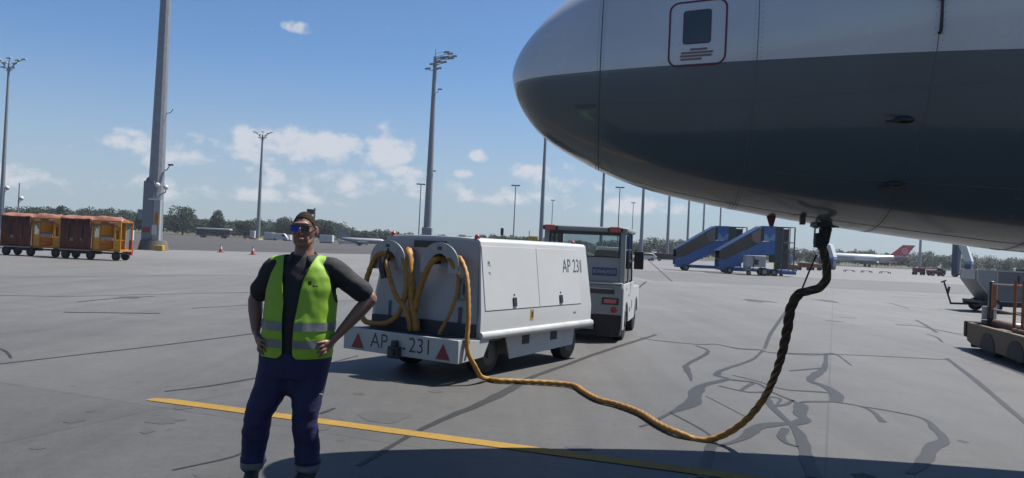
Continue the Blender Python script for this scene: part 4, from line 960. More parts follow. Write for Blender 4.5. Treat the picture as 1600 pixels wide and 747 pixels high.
# signal boxes
t = thing('signal_post', 'dark box on a grey post directly behind the head of the man', 'signal', gx(490, 70))
mb = MB(); mb.box(-.07, .07, -.07, .07, 0, 4.1); mb.build('post', STEEL, t); mb = MB(); mb.box(-.65, -.08, -.2, .2, 3.55, 4.0); mb.build('signal_box', BLACKP, t, bevel=.04)
t = thing('signal_post', 'small black traffic signal on a thin post over the power unit roof', 'signal', gx(784, 62))
mb = MB(); mb.cyl((0, 0, 0), (0, 0, 2.5), .03); mb.build('post', DARKM, t); mb = MB(); mb.box(-.12, .12, -.12, .12, 2.4, 2.95); mb.build('signal_head', BLACKP, t, bevel=.03)
t = thing('sign_post', 'yellow sign box on a post over the far end of the power unit', 'sign', gx(833, 58))
mb = MB(); mb.cyl((-.3, 0, 0), (-.3, 0, 2.75), .03); mb.cyl((.3, 0, 0), (.3, 0, 2.4), .03); mb.build('post', STEEL, t); mb = MB(); mb.box(-.34, .34, -.08, .08, 2.0, 2.38); mb.build('sign_box', YEL, t, bevel=.02)
# cones
def cone(px, py, label):
    t = thing('traffic_cone', label, 'cone', gnd(px, py), 0, 'traffic cones beside the taxiway')
    mb = MB(); mb.box(-.22, .22, -.22, .22, 0, .05); mb.build('base', mat('cone_red', (.50, .07, .03), .5), t, bevel=.01)
    mb = MB(); mb.tube([(0, 0, .05), (0, 0, .28)], [.16, .105], 14); mb.build('cone_body', MATS['cone_red'], t)
    mb = MB(); mb.tube([(0, 0, .28), (0, 0, .5)], [.105, .06], 14); mb.build('white_band', WHITE2, t)
    mb = MB(); mb.tube([(0, 0, .5), (0, 0, .66)], [.06, .03], 14); mb.build('tip', mat('cone_red', (.5, .07, .03)), t)
cone(345, 394.5, 'left of the two red and white cones at the taxiway edge, below the bus')
cone(395, 398, 'right of the two red and white cones at the taxiway edge')

# ================================================================== BAGGAGE CARTS (left)
def bag_cart(loc, rz, label):
    t = thing('baggage_cart', label, 'baggage cart', loc, rz, 'orange baggage carts with brown curtains')
    Lc, Wc = 3.55, 1.5     # length along x, depth along y (front face at y = 0)
    mb = MB(); mb.box(0, Lc, 0, Wc, .46, .56); mb.build('deck', ORANGE, t, bevel=.01)
    mb = MB(); mb.box(.2, 1.9, .3, Wc - .3, .28, .44); mb.box(2.0, Lc - .1, .5, Wc - .5, .32, .40); mb.build('chassis', DARKM, t)
    mb = MB(); K = 40
    for k in range(K + 1):      # pleated curtain hanging on the front left
        x = .02 + 1.86 * k / K; y = -.02 - .025 * math.sin(k * 1.9) - .02 * math.sin(k * .7)
        for z in (.50, .8, 1.4, 2.05): mb.v.append(Vector((x, y * (1.4 if z < 1 else 1) - .03 * (2.05 - z) * (k / K), z)))
    for k in range(K):
        for j in range(3): mb.f.append((4 * k + j, 4 * k + j + 1, 4 * k + j + 5, 4 * k + j + 4))
    c = mb.build('side_curtain', BROWN, t, fix=False, smooth=80); md = c.modifiers.new('s', 'SOLIDIFY'); md.thickness = .012
    for (x0, x1) in ((.62, .82), (1.22, 1.42)):
        mb = MB(); mb.box(x0, x1, -.085, -.07, .92, 1.08); mb.build('number_patch', mat('patch_grey', (.28, .24, .2), .7), c)
    for x in (.5, 1.3):
        mb = MB(); mb.prism([(x, .95), (x + .12, .95), (x + .08, 1.75), (x + .03, 1.75)], -.085, -.075); mb.build('webbing_strap', mat('dark_webbing', (.05, .025, .02), .8), c)
    # orange cage: posts, end frames with openings, shelves
    mb = MB()
    for x in (.03, 1.9, 2.35, Lc - .03):
        for y in (.04, Wc - .04): mb.bar((x, y, .56), (x, y, 2.0), .07, .07)
    for y in (.04, Wc - .04): mb.bar((0, y, 2.0), (Lc, y, 2.0), .07, .07)
    for x in (.03, 1.9, Lc - .03): mb.bar((x, 0, 2.0), (x, Wc, 2.0), .07, .07)
    mb.build('cage_frame', ORANGE, t, bevel=.006)
    ORB = mat('bright_orange_paint', (.92, .42, .02), .5, var=.2, scale=4, dirt=.4, dirtcol=(.25, .1, .02))
    def panel_with_hole(x0, x1, y, hx0, hx1, hz0, hz1, name):
        mb = MB(); mb.box(x0, x1, y, y + .03, .56, hz0); mb.box(x0, x1, y, y + .03, hz1, 1.95); mb.box(x0, hx0, y, y + .03, hz0, hz1); mb.box(hx1, x1, y, y + .03, hz0, hz1); return mb.build(name, ORB, t, bevel=.004)
    panel_with_hole(1.94, 2.32, .02, 2.0, 2.26, 1.15, 1.75, 'front_panel'); panel_with_hole(Lc - .40, Lc + .02, -.02, Lc - .29, Lc - .08, 1.05, 1.6, 'front_panel')
    mb = MB(); mb.box(2.35, Lc - .4, Wc - .06, Wc - .03, .56, 1.95); mb.box(2.35, 2.38, .08, Wc - .06, .56, 1.95); mb.build('back_panel', ORB, t)
    mb = MB(); mb.box(2.37, Lc - .38, .1, Wc - .08, 1.02, 1.07); mb.box(2.37, Lc - .38, .03, .08, .78, .86); mb.box(2.37, Lc - .38, .03, .08, 1.2, 1.28); mb.build('shelf', mat('dark_orange', (.42, .15, .02), .6, var=.2), t)
    mb = MB(); mb.box(2.37, Lc - .45, .0, .06, 1.02, 1.19); mb.build('pale_board', mat('pale_board', (.5, .42, .33), .7, var=.2), t)
    # roof sheet with the front curtain thrown up over it
    mb = MB(); K = 26; J = 14; rnd = random.Random(3)
    for k in range(K + 1):
        for j in range(J + 1):
            u, v = k / K, j / J; x = -.03 + (Lc + .0) * u; y = -.06 + (Wc + .1) * v
            z = 2.06 + .16 * math.sin(math.pi * min(1, v * 1.05)) + .10 * mnoise.noise(Vector((x * 2.1, y * 2.4, 3)))
            if u > .5: z -= max(0, .22 - v) * 1.3; z += .09 * abs(mnoise.noise(Vector((x * 4, y * 4, 9))))
            if u > .88: z -= (u - .88) * 1.2
            mb.v.append(Vector((x, y, z)))
    for k in range(K):
        for j in range(J): a = k * (J + 1) + j; mb.f.append((a, a + J + 1, a + J + 2, a + 1))
    r = mb.build('roof_sheet', BROWNL, t, fix=False, smooth=60); md = r.modifiers.new('s', 'SOLIDIFY'); md.thickness = .02
    for (x, y) in ((.28, .18), (1.75, .18), (Lc - .3, .18), (.28, Wc - .18), (Lc - .3, Wc - .18)): wheel(t, x, y, .24, .16, True, None, 'y', BLACKP)
    mb = MB(); mb.bar((0, Wc / 2, .36), (-.5, Wc / 2, .34), .08, .06); mb.bar((Lc, Wc / 2, .36), (Lc + .1, Wc / 2, .36), .1, .08); mb.build('tow_bar', DARKM, t)
    mb = MB(); mb.box(.02, 1.86, -.09, -.06, .44, .50); mb.build('pale_sill', mat('sill_grey', (.42, .4, .38), .6), t)
    t.scale = (.84, .78, .95)
    return t
g0 = gnd(92, 403.5)
bc = bag_cart((g0.x, g0.y, 0), R(-1.5), 'right of the two orange baggage carts, its open orange end facing the big mast')
g1 = gnd(-13, 398.3)
dup(bc, (g1.x, g1.y + .6, 0), R(-1.5), 'left of the two orange baggage carts, cut by the left picture edge')
t = thing('barrier_post', 'red and white barrier post beside the right orange baggage cart', 'barrier', gnd(204, 399))
mb = MB(); mb.box(-.09, .09, -.09, .09, 0, .9); mb.build('post', RED, t); mb = MB(); mb.box(-.1, .1, -.1, .1, .9, 1.5); mb.build('white_band', WHITE2, t)

# ================================================================== FAR LEFT VEHICLES
def bus(px, d, rz, label):
    t = thing('airport_bus', label, 'bus', gx(px, d), rz)
    mb = MB(); mb.box(-4.4, 4.4, -1.3, 1.3, .55, .95); mb.build('body', mat('bus_grey', (.22, .24, .26), .4), t, bevel=.08)
    mb = MB(); mb.box(-4.38, 4.38, -1.28, 1.28, .951, 2.2); mb.build('windows', SMOKE, t, bevel=.05)
    for x in (-4.2, -1.5, 1.4, 4.2):
        mb = MB(); mb.box(x - .08, x + .08, -1.31, 1.31, .95, 2.2); mb.build('pillar', BLACKP, t)
    mb = MB(); mb.box(-4.4, 4.4, -1.3, 1.3, 2.2, 2.62); mb.build('roof', WHITE2, t, bevel=.1)
    for x in (-2.9, 2.6): wheel(t, x, -1.2, .48, .3, True, None, 'y'); wheel(t, x, 1.2, .48, .3, True, None, 'y')
bus(335, 215, R(4), 'low dark airport bus with a white roof parked below the pointed tree')
def van(px, d, rz, label, ln=5.0, h=2.2, m=WHITE2, group=None, name='delivery_van', cat='van'):
    t = thing(name, label, cat, gx(px, d), rz, group); q = ln / 2
    mb = MB(); mb.prism([(-q, .35), (q, .35), (q, .95), (q - .25, 1.1), (q - .9, h - .15), (q - 1.2, h), (-q + .1, h), (-q, h - .2)], -.9, .9); mb.build('body', m, t, bevel=.06)
    mb = MB(); mb.prism([(q - .40, 1.15), (q - .95, h - .22), (q - 1.7, h - .22), (q - 1.7, 1.15)], -.915, .915); mb.build('side_window', SMOKE, t, bevel=.01)
    for x in (-q + .9, q - .9):
        for y in (-.82, .82): wheel(t, x, y, .34, .22, True, None, 'y')
    return t
van(438, 230, R(3), 'white van with dark wheels parked left of the head of the man', 4.6, 2.1, group='white vehicles under the trees')
def boxtruck(px, d, label, ln, h, group=None):
    t = thing('box_container', label, 'container', gx(px, d), 0, group)
    mb = MB(); mb.box(-ln / 2, ln / 2, -1.1, 1.1, .3, h); mb.build('box', WHITE2, t, bevel=.04)
    mb = MB(); mb.box(-ln / 2 + .1, ln / 2 - .1, -1, 1, .05, .3); mb.build('skid', DARKM, t)
    mb = MB(); mb.box(-.03, .03, -1.115, -1.1, .4, h - .1); mb.build('door_seam', GREYP, t)
boxtruck(421, 238, 'white box body standing just right of the slim mast with a yellow foot', 2.6, 2.2, 'white vehicles under the trees')
boxtruck(452, 232, 'small white container close to the left side of the head of the man', 1.2, 1.8, 'white vehicles under the trees')
boxtruck(511, 215, 'white site container just right of the head of the man', 3.4, 2.2, 'white vehicles under the trees')
boxtruck(396, 245, 'pale grey hut just left of the slim mast with a yellow foot', 1.4, 2.5, 'white vehicles under the trees')
t = thing('low_barrier', 'low white barrier running right of the white site container', 'barrier', gx(553, 205), R(4))
mb = MB(); mb.box(-3.8, 3.8, -.2, .2, .15, .95); mb.build('panel', WHITE2, t, bevel=.03); mb = MB(); mb.box(-3.5, -3.2, -.3, .3, 0, .15); mb.box(3.2, 3.5, -.3, .3, 0, .15); mb.build('foot', DARKM, t)
t = thing('flatbed_trailer', 'low red trailer beside the foot of the slim yellow-footed mast', 'trailer', gx(388, 240))
mb = MB(); mb.box(-1.2, 1.2, -.6, .6, .35, .75); mb.build('bed', RED, t, bevel=.03)
for x in (-.8, .8): wheel(t, x, -.5, .3, .2, True, None, 'y')
# small grey aircraft half hidden by the power unit
def jet(px, d, rz, label, L_, r, body, finm, finh, name='small_aircraft', sweep=1.0, belly=None):
    t = thing(name, label, 'airplane', gx(px, d), rz); z = r * 1.9
    mb = MB(); mb.tube([(-L_ / 2, 0, z - r * .2), (-L_ / 2 + r * .5, 0, z - r * .1), (-L_ / 2 + r * 2, 0, z), (L_ / 2 - r * 7, 0, z), (L_ / 2 - r * 2, 0, z + r * .5), (L_ / 2, 0, z + r * .8)], [r * .1, r * .6, r, r, r * .55, r * .12], 20); mb.build('fuselage', body, t)
    mb = MB(); mb.prism([(L_ / 2 - r * 4.5, z + r * .7), (L_ / 2 - r * .6, z + r * .8), (L_ / 2 + r * .9 * sweep, z + finh), (L_ / 2 - r * .8 * sweep, z + finh)], -.12, .12); f = mb.build('tail_fin', finm, t)
    for sgn in (-1, 1):
        mb = MB(); mb.prism([(-L_ * .12, sgn * r * .8), (L_ * .08, sgn * r * .8), (L_ * .18, sgn * L_ * .42), (L_ * .11, sgn * L_ * .42)], z - r * .55, z - r * .35, 'xy'); mb.build('wing', body, t)
        mb = MB(); mb.prism([(L_ / 2 - r * 2.6, sgn * .1), (L_ / 2 - r * .4, sgn * .1), (L_ / 2 + r * .3, sgn * r * 3), (L_ / 2 - r * .7, sgn * r * 3)], z + r * .55, z + r * .62, 'xy'); mb.build('tailplane', body, t)
        mb = MB(); mb.tube([(L_ * .02, sgn * r * 2.6, z - r * .9), (L_ * .12, sgn * r * 2.6, z - r * .9)], [r * .42, r * .34], 14); mb.build('engine', GREYP, t)
        mb = MB(); mb.cyl((L_ * .05, sgn * r * 1.2, 0.5), (L_ * .05, sgn * r * 1.2, z - r * .6), .12); mb.tube([(L_ * .05, sgn * r * 1.2 - .15, .5), (L_ * .05, sgn * r * 1.2 + .15, .5)], .5, 16); mb.build('main_gear', BLACKP, t)
    mb = MB(); mb.cyl((-L_ * .4, 0, .35), (-L_ * .4, 0, z - r * .6), .1); mb.tube([(-L_ * .4, -.12, .35), (-L_ * .4, .12, .35)], .35, 14); mb.build('nose_gear', BLACKP, t)
    return t, f, z
PLG = mat('pale_grey_aircraft', (.30, .33, .35), .4)
jet(566, 185, R(196), 'small grey aircraft with an upright tail between the man and the power unit', 11, .62, PLG, GREYP, 3.0)
# ================================================================== CENTRE RIGHT VEHICLES
def car(px, d, rz, label, m, name='parked_car'):
    t = thing(name, label, 'car', gx(px, d), rz)
    mb = MB(); mb.prism([(-2.1, .3), (2.1, .3), (2.15, .75), (1.3, .92), (.6, 1.42), (-1.2, 1.45), (-1.9, .95), (-2.15, .85)], -.85, .85); mb.build('body', m, t, bevel=.07)
    mb = MB(); mb.prism([(1.15, .94), (.55, 1.36), (-1.15, 1.38), (-1.7, .96)], -.862, .862); mb.build('side_window', SMOKE, t, bevel=.01)
    for x in (-1.3, 1.35):
        for y in (-.78, .78): wheel(t, x, y, .31, .2, True, None, 'y')
car(1008, 150, R(190), 'white car seen just behind the wing mirror of the tug', WHITE2)
t = thing('flat_trailer', 'long dark low trailer between the white car and the blue stairs', 'trailer', gx(1043, 155))
mb = MB(); mb.box(-2.3, 2.3, -1, 1, .35, 1.5); mb.build('load_bed', BLACK, t, bevel=.04)
for x in (-1.6, 1.6): wheel(t, x, -.9, .33, .2, True, None, 'y')
van(962, 98, R(0), 'white van seen through the rear window of the tug', 4.6, 2.0)
def stairs(loc, rz, label):
    t = thing('boarding_stairs', label, 'stairs', loc, rz, 'blue mobile boarding stairs')
    Wd = 1.9
    # local x from 0 (foot) to 6.7, z up; measured from the photo side view
    for y in (0, Wd):
        mb = MB(); mb.prism([(0, .55), (0, 1.30), (.55, 1.25), (3.85, 3.05), (4.9, 3.12), (4.9, 1.9), (3.3, 1.75), (1.2, .55)], y, y + .07); mb.build('stringer', BLUE, t, bevel=.01)
        mb = MB(); mb.prism([(.02, 1.32), (.02, 2.02), (3.62, 4.26), (3.62, 2.95), (.55, 1.27)], y + .02, y + .05); mb.build('side_glazing', SMOKE, t)
        mb = MB(); mb.prism([(2.75, 3.72), (2.95, 3.05), (3.3, 2.86), (3.62, 2.95), (3.62, 4.24)], y - .005, y + .015) if y == 0 else mb.prism([(2.75, 3.72), (3.3, 2.86), (3.62, 4.24)], y + .055, y + .065); mb.build('beige_panel', BEIGE, t)
        mb = MB(); mb.prism([(3.64, 3.02), (3.9, 3.10), (3.9, 4.30), (3.64, 4.28)], y, y + .06); mb.build('dark_post', BLACKP, t)
        mb = MB(); mb.prism([(3.9, 3.14), (4.9, 3.14), (4.9, 4.32), (3.9, 4.30)], y, y + .06); pb = mb.build('blue_panel', BLUE, t)
        mb = MB(); mb.prism([(3.93, 3.16), (4.88, 3.16), (4.88, 3.75), (4.62, 3.65), (4.47, 3.4), (4.36, 3.32), (4.26, 3.5), (4.12, 3.7), (3.93, 3.75)], y - .012 if y == 0 else y + .062, y - .002 if y == 0 else y + .072); mb.build('pale_swoosh', mat('pale_blue_swoosh', (.26, .46, .70), .5), pb)
        mb = MB(); mb.prism([(-.05, 2.0), (3.65, 4.33), (4.95, 4.36), (4.95, 4.46), (3.6, 4.44), (-.1, 2.1)], y - .02, y + .09); mb.build('top_rail', BLUEL, t)
        mb = MB(); mb.prism([(4.92, 1.2), (5.5, 1.2), (5.5, 4.36), (4.92, 4.36)], y + .02, y + .05); mb.build('smoked_panel', mat('grey_mesh', (.07, .075, .07), .6, var=.2), t)
        mb = MB(); mb.bar((5.55, y + .03, .4), (5.55, y + .03, 4.36), .1, .1); mb.bar((6.62, y + .03, .4), (6.62, y + .03, 4.36), .1, .1); mb.bar((6.2, y + .03, .5), (6.2, y + .03, 4.3), .06, .06); mb.bar((5.5, y + .03, 2.2), (6.65, y + .03, 2.2), .08, .08); mb.build('tower_frame', mat('tower_grey', (.12, .14, .16), .5), t)
    mb = MB(); mb._add([(-.08, 0, 2.08), (3.62, 0, 4.42), (3.62, Wd + .07, 4.42), (-.08, Wd + .07, 2.08)], [(0, 1, 2, 3)]); mb._add([(3.62, 0, 4.42), (6.68, 0, 4.44), (6.68, Wd + .07, 4.44), (3.62, Wd + .07, 4.42)], [(0, 1, 2, 3)])
    c = mb.build('canopy', BLUED, t, smooth=0); md = c.modifiers.new('s', 'SOLIDIFY'); md.thickness = .05
    mb = MB()
    for k in range(16): x = .3 + k * .27; z = .62 + k * .155; mb.box(x, x + .3, .08, Wd - .01, z, z + .04)
    mb.box(4.6, 6.6, .08, Wd - .01, 3.0, 3.08); mb.build('steps', STEEL, t)
    mb = MB(); mb.box(5.55, 6.6, Wd - .06, Wd - .02, .5, 4.3); mb.build('rear_screen', SMOKE, t)
    mb = MB(); mb.box(.1, 6.75, .15, Wd - .1, .30, .58); mb.box(5.6, 6.9, .05, Wd, .18, .5); mb.build('chassis', BLUE, t, bevel=.02)
    for x in (1.0, 4.9):
        for y in (.1, Wd - .1): wheel(t, x, y, .30, .22, True, None, 'y')
    return t
gs = gnd(1107, 425)
st = stairs((gs.x, 72, 0), R(-3), 'front and right one of the two blue boarding stairs')
dup(st, (gs.x - 2.85, 77, 0), R(-3), 'rear and left one of the two blue boarding stairs, partly hidden')
t = thing('generator_trailer', 'white two-wheeled generator box standing before the right blue stairs', 'generator', (gx(1180, 70).x, 70, 0))
mb = MB(); mb.box(-.85, .85, -.5, .5, .75, 1.75); mb.build('box', OFFW, t, bevel=.03)
mb = MB(); mb.box(-.12, .2, -.53, -.5, .95, 1.4); mb.tube([(-.3, -.52, 1.7), (-.15, -.56, 1.4), (-.2, -.55, 1.0), (-.3, -.55, .5)], .04, 8); mb.build('control_panel', BLACKP, t)
mb = MB(); mb.box(-.85, -.4, -.45, .45, .35, .75); mb.box(-.8, .9, -.3, .3, .45, .6); mb.build('frame', GREYP, t)
for y in (-.5, .5): wheel(t, .75, y, .36, .18, True, None, 'y')
wheel(t, -.6, -.45, .2, .12, True, None, 'y')
mb = MB(); mb.cyl((-.25, 0, 1.75), (-.25, 0, 2.0), .04); mb.build('exhaust', DARKM, t)
def tractor(px, d, rz, label, m, ln=2.4, h=1.5, group=None):
    t = thing('baggage_tractor', label, 'tractor', gx(px, d), rz, group); q = ln / 2
    mb = MB(); mb.prism([(-q, .3), (q, .3), (q, .85), (.1, .95), (.0, .7), (-q * .6, .7), (-q, .95)], -.6, .6); mb.build('body', m, t, bevel=.03)
    mb = MB(); mb.box(-q * .75, -q * .2, -.35, .35, .7, 1.2); mb.build('seat', BLACK, t, bevel=.04)
    mb = MB(); mb.bar((.1, -.5, .9), (-.05, -.5, h), .06); mb.bar((.1, .5, .9), (-.05, .5, h), .06); mb.bar((-.05, -.5, h), (-.05, .5, h), .06); mb.build('guard_frame', m, t)
    for x in (-q + .45, q - .45):
        for y in (-.55, .55): wheel(t, x, y, .3, .2, True, None, 'y')
    return t
REDV = mat('faded_red_paint', (.22, .035, .025), .55, var=.2)
tractor(1464, 122, R(180), 'red tractor with an open seat on the far apron, right of the pale mast', REDV, 2.4, 1.3)
def low_cart(px, d, label, m, w_=1.6, h=1.0, group=None):
    t = thing('equipment_cart', label, 'cart', gx(px, d), 0, group)
    mb = MB(); mb.box(-w_ / 2, w_ / 2, -.5, .5, .40, h * .95); mb.build('body', m, t, bevel=.03)
    mb = MB(); mb.box(-w_ / 2 - .05, w_ / 2 + .05, -.55, .55, h * .95, h * 1.1); mb.build('cover', m, t, bevel=.02)
    for x in (-w_ / 2 + .15, w_ / 2 - .15):
        for y in (-.4, .4): mb = MB(); mb.cyl((x, y - .05, .22), (x, y + .05, .22), .22, n=14); mb.build('wheel', BLACK, t)
low_cart(1437, 124, 'small red equipment cart left of the red tractor', REDV, 1.5, 1.0)
low_cart(1258, 118, 'faded red equipment cart left of the black belly connector', REDV, 1.7, 1.0)
low_cart(1276, 122, 'pinkish red equipment cart right behind the power cable strap', mat('pink_red', (.35, .10, .09), .6), 1.4, .9)
tractor(1232, 98, R(10), 'dark orange tractor just right of the blue stairs', mat('dark_orange_paint', (.30, .10, .03), .6, var=.3), 2.2, 1.3)
t = thing('fuel_hydrant', 'yellow equipment stand at the right foot of the blue stairs', 'equipment', gx(1219, 74))
mb = MB(); mb.box(-.4, .3, -.4, .4, .5, 1.2); mb.build('cabinet', YEL, t, bevel=.03); mb = MB(); mb.box(-.35, -.25, -.35, .35, 0, .5); mb.box(.15, .25, -.35, .35, 0, .5); mb.build('legs', DARKM, t)
t = thing('banner_flag', 'blue upright banner on a post right of the blue stairs', 'banner', gx(1236, 110))
mb = MB(); mb.cyl((0, 0, 0), (0, 0, 2.1), .04); mb.build('post', STEEL, t); mb = MB(); mb.box(-.3, .25, -.03, .03, .9, 2.0); mb.build('panel', BLUEL, t, bevel=.01)
for px, lab in ((1330, 'leftmost of three low arched racks on the far apron'), (1357, 'middle of three low arched racks on the far apron'), (1386, 'rightmost of three low arched racks on the far apron')):
    t = thing('low_rack', lab, 'rack', gx(px, 118), 0, 'low racks on the far apron')
    mb = MB(); mb.tube(smoothpath([(-.7, 0, .05), (-.6, 0, .28), (0, 0, .36), (.6, 0, .28), (.7, 0, .05)], 5), .06, 6); mb.build('rail', DARKM, t)
    mb = MB(); mb.tube(smoothpath([(-.7, .6, .05), (-.6, .6, .28), (0, .6, .36), (.6, .6, .28), (.7, .6, .05)], 5), .06, 6); mb.bar((-.5, 0, .3), (-.5, .6, .3), .05); mb.bar((.5, 0, .3), (.5, .6, .3), .05); mb.build('frame', DARKM, t)
# far white jet with a red fin
REDT = mat('red_fin', (.75, .02, .04), .4)
jt, fin, jz = jet(1349, 262, R(-3), 'white jet with a red swept tail fin parked far across the apron', 29, 1.45, mat('far_jet_white', (.74, .75, .77), .3), REDT, 5.0, 'parked_jet', 1.6)
mb = MB(); n = 24; cx_, cz_ = 29 / 2 - 1.45 * .85, jz + 3.1
for y in (-.135, -.125):
    for rr in (.9, .68): mb.v += [Vector((cx_ + rr * math.cos(2 * math.pi * k / n), y, cz_ + rr * math.sin(2 * math.pi * k / n))) for k in range(n)]
for k in range(n): j = (k + 1) % n; mb.f.append((k, j, n + j, n + k))
mb.prism([(cx_ - .7, cz_ + .2), (cx_ + .1, cz_ - .15), (cx_ + .75, cz_ + .3), (cx_ + .15, cz_ + .1)], -.137, -.127); mb.prism([(cx_ - .4, cz_ - .5), (cx_ + .1, cz_ - .1), (cx_ + .4, cz_ - .35), (cx_, cz_ - .3)], -.137, -.127)
mb.build('fin_emblem', WHITE2, fin)
mb = MB(); mb.prism([(29 / 2 - 8, jz - .9), (29 / 2 - .6, jz + .8), (29 / 2 - .4, jz + 1.3), (29 / 2 - 6, jz + .6)], -.95, .95); mb.build('red_tail_cone', REDT, jt)
mb = MB(); mb.box(-10, 5, -1.47, 1.47, jz - .1, jz + .15); mb.build('window_band', GREYP, jt)
# stair trucks seen end-on with a white sloping canopy
def stair_truck(px, d, label, s=1.0):
    t = thing('stair_truck', label, 'stair truck', gx(px, d), R(-38), 'white canopied stair trucks')
    mb = MB(); mb.box(-1.5 * s, -.75 * s, -1, 1, .4, 5.2 * s); mb.build('tower', mat('navy_tower', (.03, .06, .13), .5, var=.2), t, bevel=.04)
    mb = MB(); mb.box(-.72 * s, -.5 * s, -1, 1, .6, 4.8 * s); mb.build('tower_panel', mat('blue_grey_panel', (.15, .22, .32), .5), t)
    mb = MB(); mb._add([(-.75 * s, -1.02, 5.1 * s), (.45 * s, -1.02, 4.7 * s), (1.2 * s, -1.02, 2.45 * s), (.2 * s, -1.02, 2.4 * s), (-.75 * s, 1, 5.1 * s), (.45 * s, 1, 4.7 * s), (1.2 * s, 1, 2.45 * s), (.2 * s, 1, 2.4 * s)], [(0, 1, 2, 3), (7, 6, 5, 4), (0, 4, 5, 1), (1, 5, 6, 2), (2, 6, 7, 3), (3, 7, 4, 0)]); mb.build('canopy', WHITE2, t)
    mb = MB(); mb.box(.25 * s, 1.1 * s, -.95, .95, .5, 2.0 * s); mb.build('cab', BLUED, t, bevel=.05)
    mb = MB(); mb.box(.2 * s, 1.2 * s, -1.0, .98, 2.0 * s, 2.35 * s); mb.build('blue_stripe', BLUEL, t)
    mb = MB(); mb.box(-1.5 * s, 1.1 * s, -.9, .9, .3, .5); mb.build('chassis', DARKM, t)
    for x in (-1.1 * s, .7 * s):
        for y in (-.85, .85): wheel(t, x, y, .32, .2, True, None, 'y')
stair_truck(1507, 122, 'navy stair truck with a white sloping canopy behind the aluminium container')
stair_truck(1296, 140, 'stair truck with a pale canopy half hidden by the black belly connector', .92)
mb_t = thing('far_wing', 'long thin grey trailer between the red tractor and the navy stair truck', 'trailer', gx(1470, 150))
mb = MB(); mb.box(-3.5, 4.5, -.6, .6, .9, 1.15); mb.build('bed', PLG, mb_t); mb = MB(); mb.box(-3.2, -2.9, -.4, .4, 0, .9); mb.box(3.9, 4.2, -.4, .4, 0, .9); mb.build('legs', DARKM, mb_t)
mb_t.name = 'long_trailer'

# ================================================================== RIGHT: container on its dolly, roller dolly
CO = gnd(1543, 489); 
dl = thing('container_dolly', 'dark container dolly with its tow bar raised, carrying the aluminium container', 'dolly', (CO.x, CO.y, 0), R(-8))
mb = MB(); mb.box(-.2, 3.4, .0, 1.7, .33, .42); mb.bar((-.2, .1, .30), (3.4, .1, .30), .1, .12); mb.bar((-.2, 1.6, .30), (3.4, 1.6, .30), .1, .12); mb.build('deck', DARKM, dl)
for x in (.25, 2.9):
    for y in (.05, 1.65): wheel(dl, x, y, .24, .16, True, None, 'y')
mb = MB(); mb.bar((-.2, .85, .26), (-.95, .85, .24), .08, .07); mb.bar((-.92, .85, .22), (-1.2, .85, 1.05), .05, .05); mb.tube([(-1.3, .85, 1.0), (-1.12, .85, 1.08)], .03, 6); mb.bar((-1.05, .85, .6), (-1.0, .85, .85), .07, .07); mb.build('tow_bar', DARKM, dl)
ct = thing('cargo_container', 'aluminium air cargo container with a slanted lower corner at the right picture edge', 'container', (CO.x, CO.y, .423), R(-8))
mb = MB(); mb.prism([(.22, 0), (3.2, 0), (3.2, 1.10), (-.35, 1.10), (-.35, .75)], .08, 1.6); mb.build('shell', mat('container_grey', (.22, .24, .27), .4, .4, var=.1, scale=2), ct, bevel=.01)
mb = MB(); mb._add([(-.355, .3, .76), (-.355, .3, 1.09), (-.355, 1.5, 1.09), (-.355, 1.5, .76)], [(0, 1, 2, 3)]); mb.build('end_panel', ALU, ct, smooth=0)
mb = MB()
for (a, b) in (((.22, .06, 0), (3.2, .06, 0)), ((-.35, .06, 1.1), (3.2, .06, 1.1)), ((.30, .06, 0), (.30, .06, 1.1)), ((1.55, .06, 0), (1.55, .06, 1.1)), ((-.35, .06, .75), (.22, .06, 0)), ((-.35, .06, .75), (-.35, .06, 1.1))): mb.bar(a, b, .05, .05)
mb.build('edge_frame', ALU, ct)
mb = MB(); mb.prism([(-.33, .78), (.28, .02), (.28, 1.08), (-.33, 1.08)], .055, .075); mb.build('corner_panel', mat('pale_panel', (.42, .44, .46), .45, .3), ct)
mb = MB(); mb.box(1.65, 3.1, .06, .078, .1, 1.0); mb.build('door_panel', mat('pale_panel', (.42, .44, .46)), ct); mb = MB(); mb.box(1.0, 1.04, .03, .078, .65, .95); mb.build('door_latch', BLACKP, ct); mb = MB(); mb.box(1.1, 1.35, .2, .5, 1.13, 1.19); mb.build('top_fitting', BLACKP, ct)
# foreground roller dolly (long axis runs towards the camera, continues out of frame)
D0 = gnd(1507, 543); D1 = gnd(1600, 577)
dv_ = (D1 - D0).normalized(); ang = math.atan2(dv_.y, dv_.x)
rd = thing('roller_dolly', 'dirty yellow roller dolly with orange posts in the right foreground', 'dolly', (D0.x, D0.y, 0), ang)
# local x runs towards the camera along the near edge, local y to the right of the photo
DY = mat('dolly_yellow', (.17, .095, .03), .6, var=.3, scale=3, dirt=.9, dirtcol=(.06, .04, .025))
DLEN = 5.2; DW = 1.9
SG = 1
mb = MB(); mb.prism([(0.12, .16), (.12, .52), (DLEN, .52), (DLEN, .10), (.5, .10)], .0, .10); sbm = mb.build('side_beam', DY, rd, bevel=.012)
for xc in (1.35, 2.75, 4.2):
    mb = MB(); mb.prism([(xc - .42, .095)] + [(xc + .40 * math.cos(R(a)), .12 + .30 * math.sin(R(a))) for a in range(180, -1, -15)] + [(xc + .42, .095)], -.012, .004); mb.build('wheel_cover', mat('black_cover', (.025, .023, .02), .7, var=.3), sbm)  # plain black half discs on the outer face of the beam
mb = MB(); mb.prism([(0.12, .16), (.12, .52), (DLEN, .52), (DLEN, .16)], DW - .1, DW); mb.build('side_beam', DY, rd, bevel=.012)
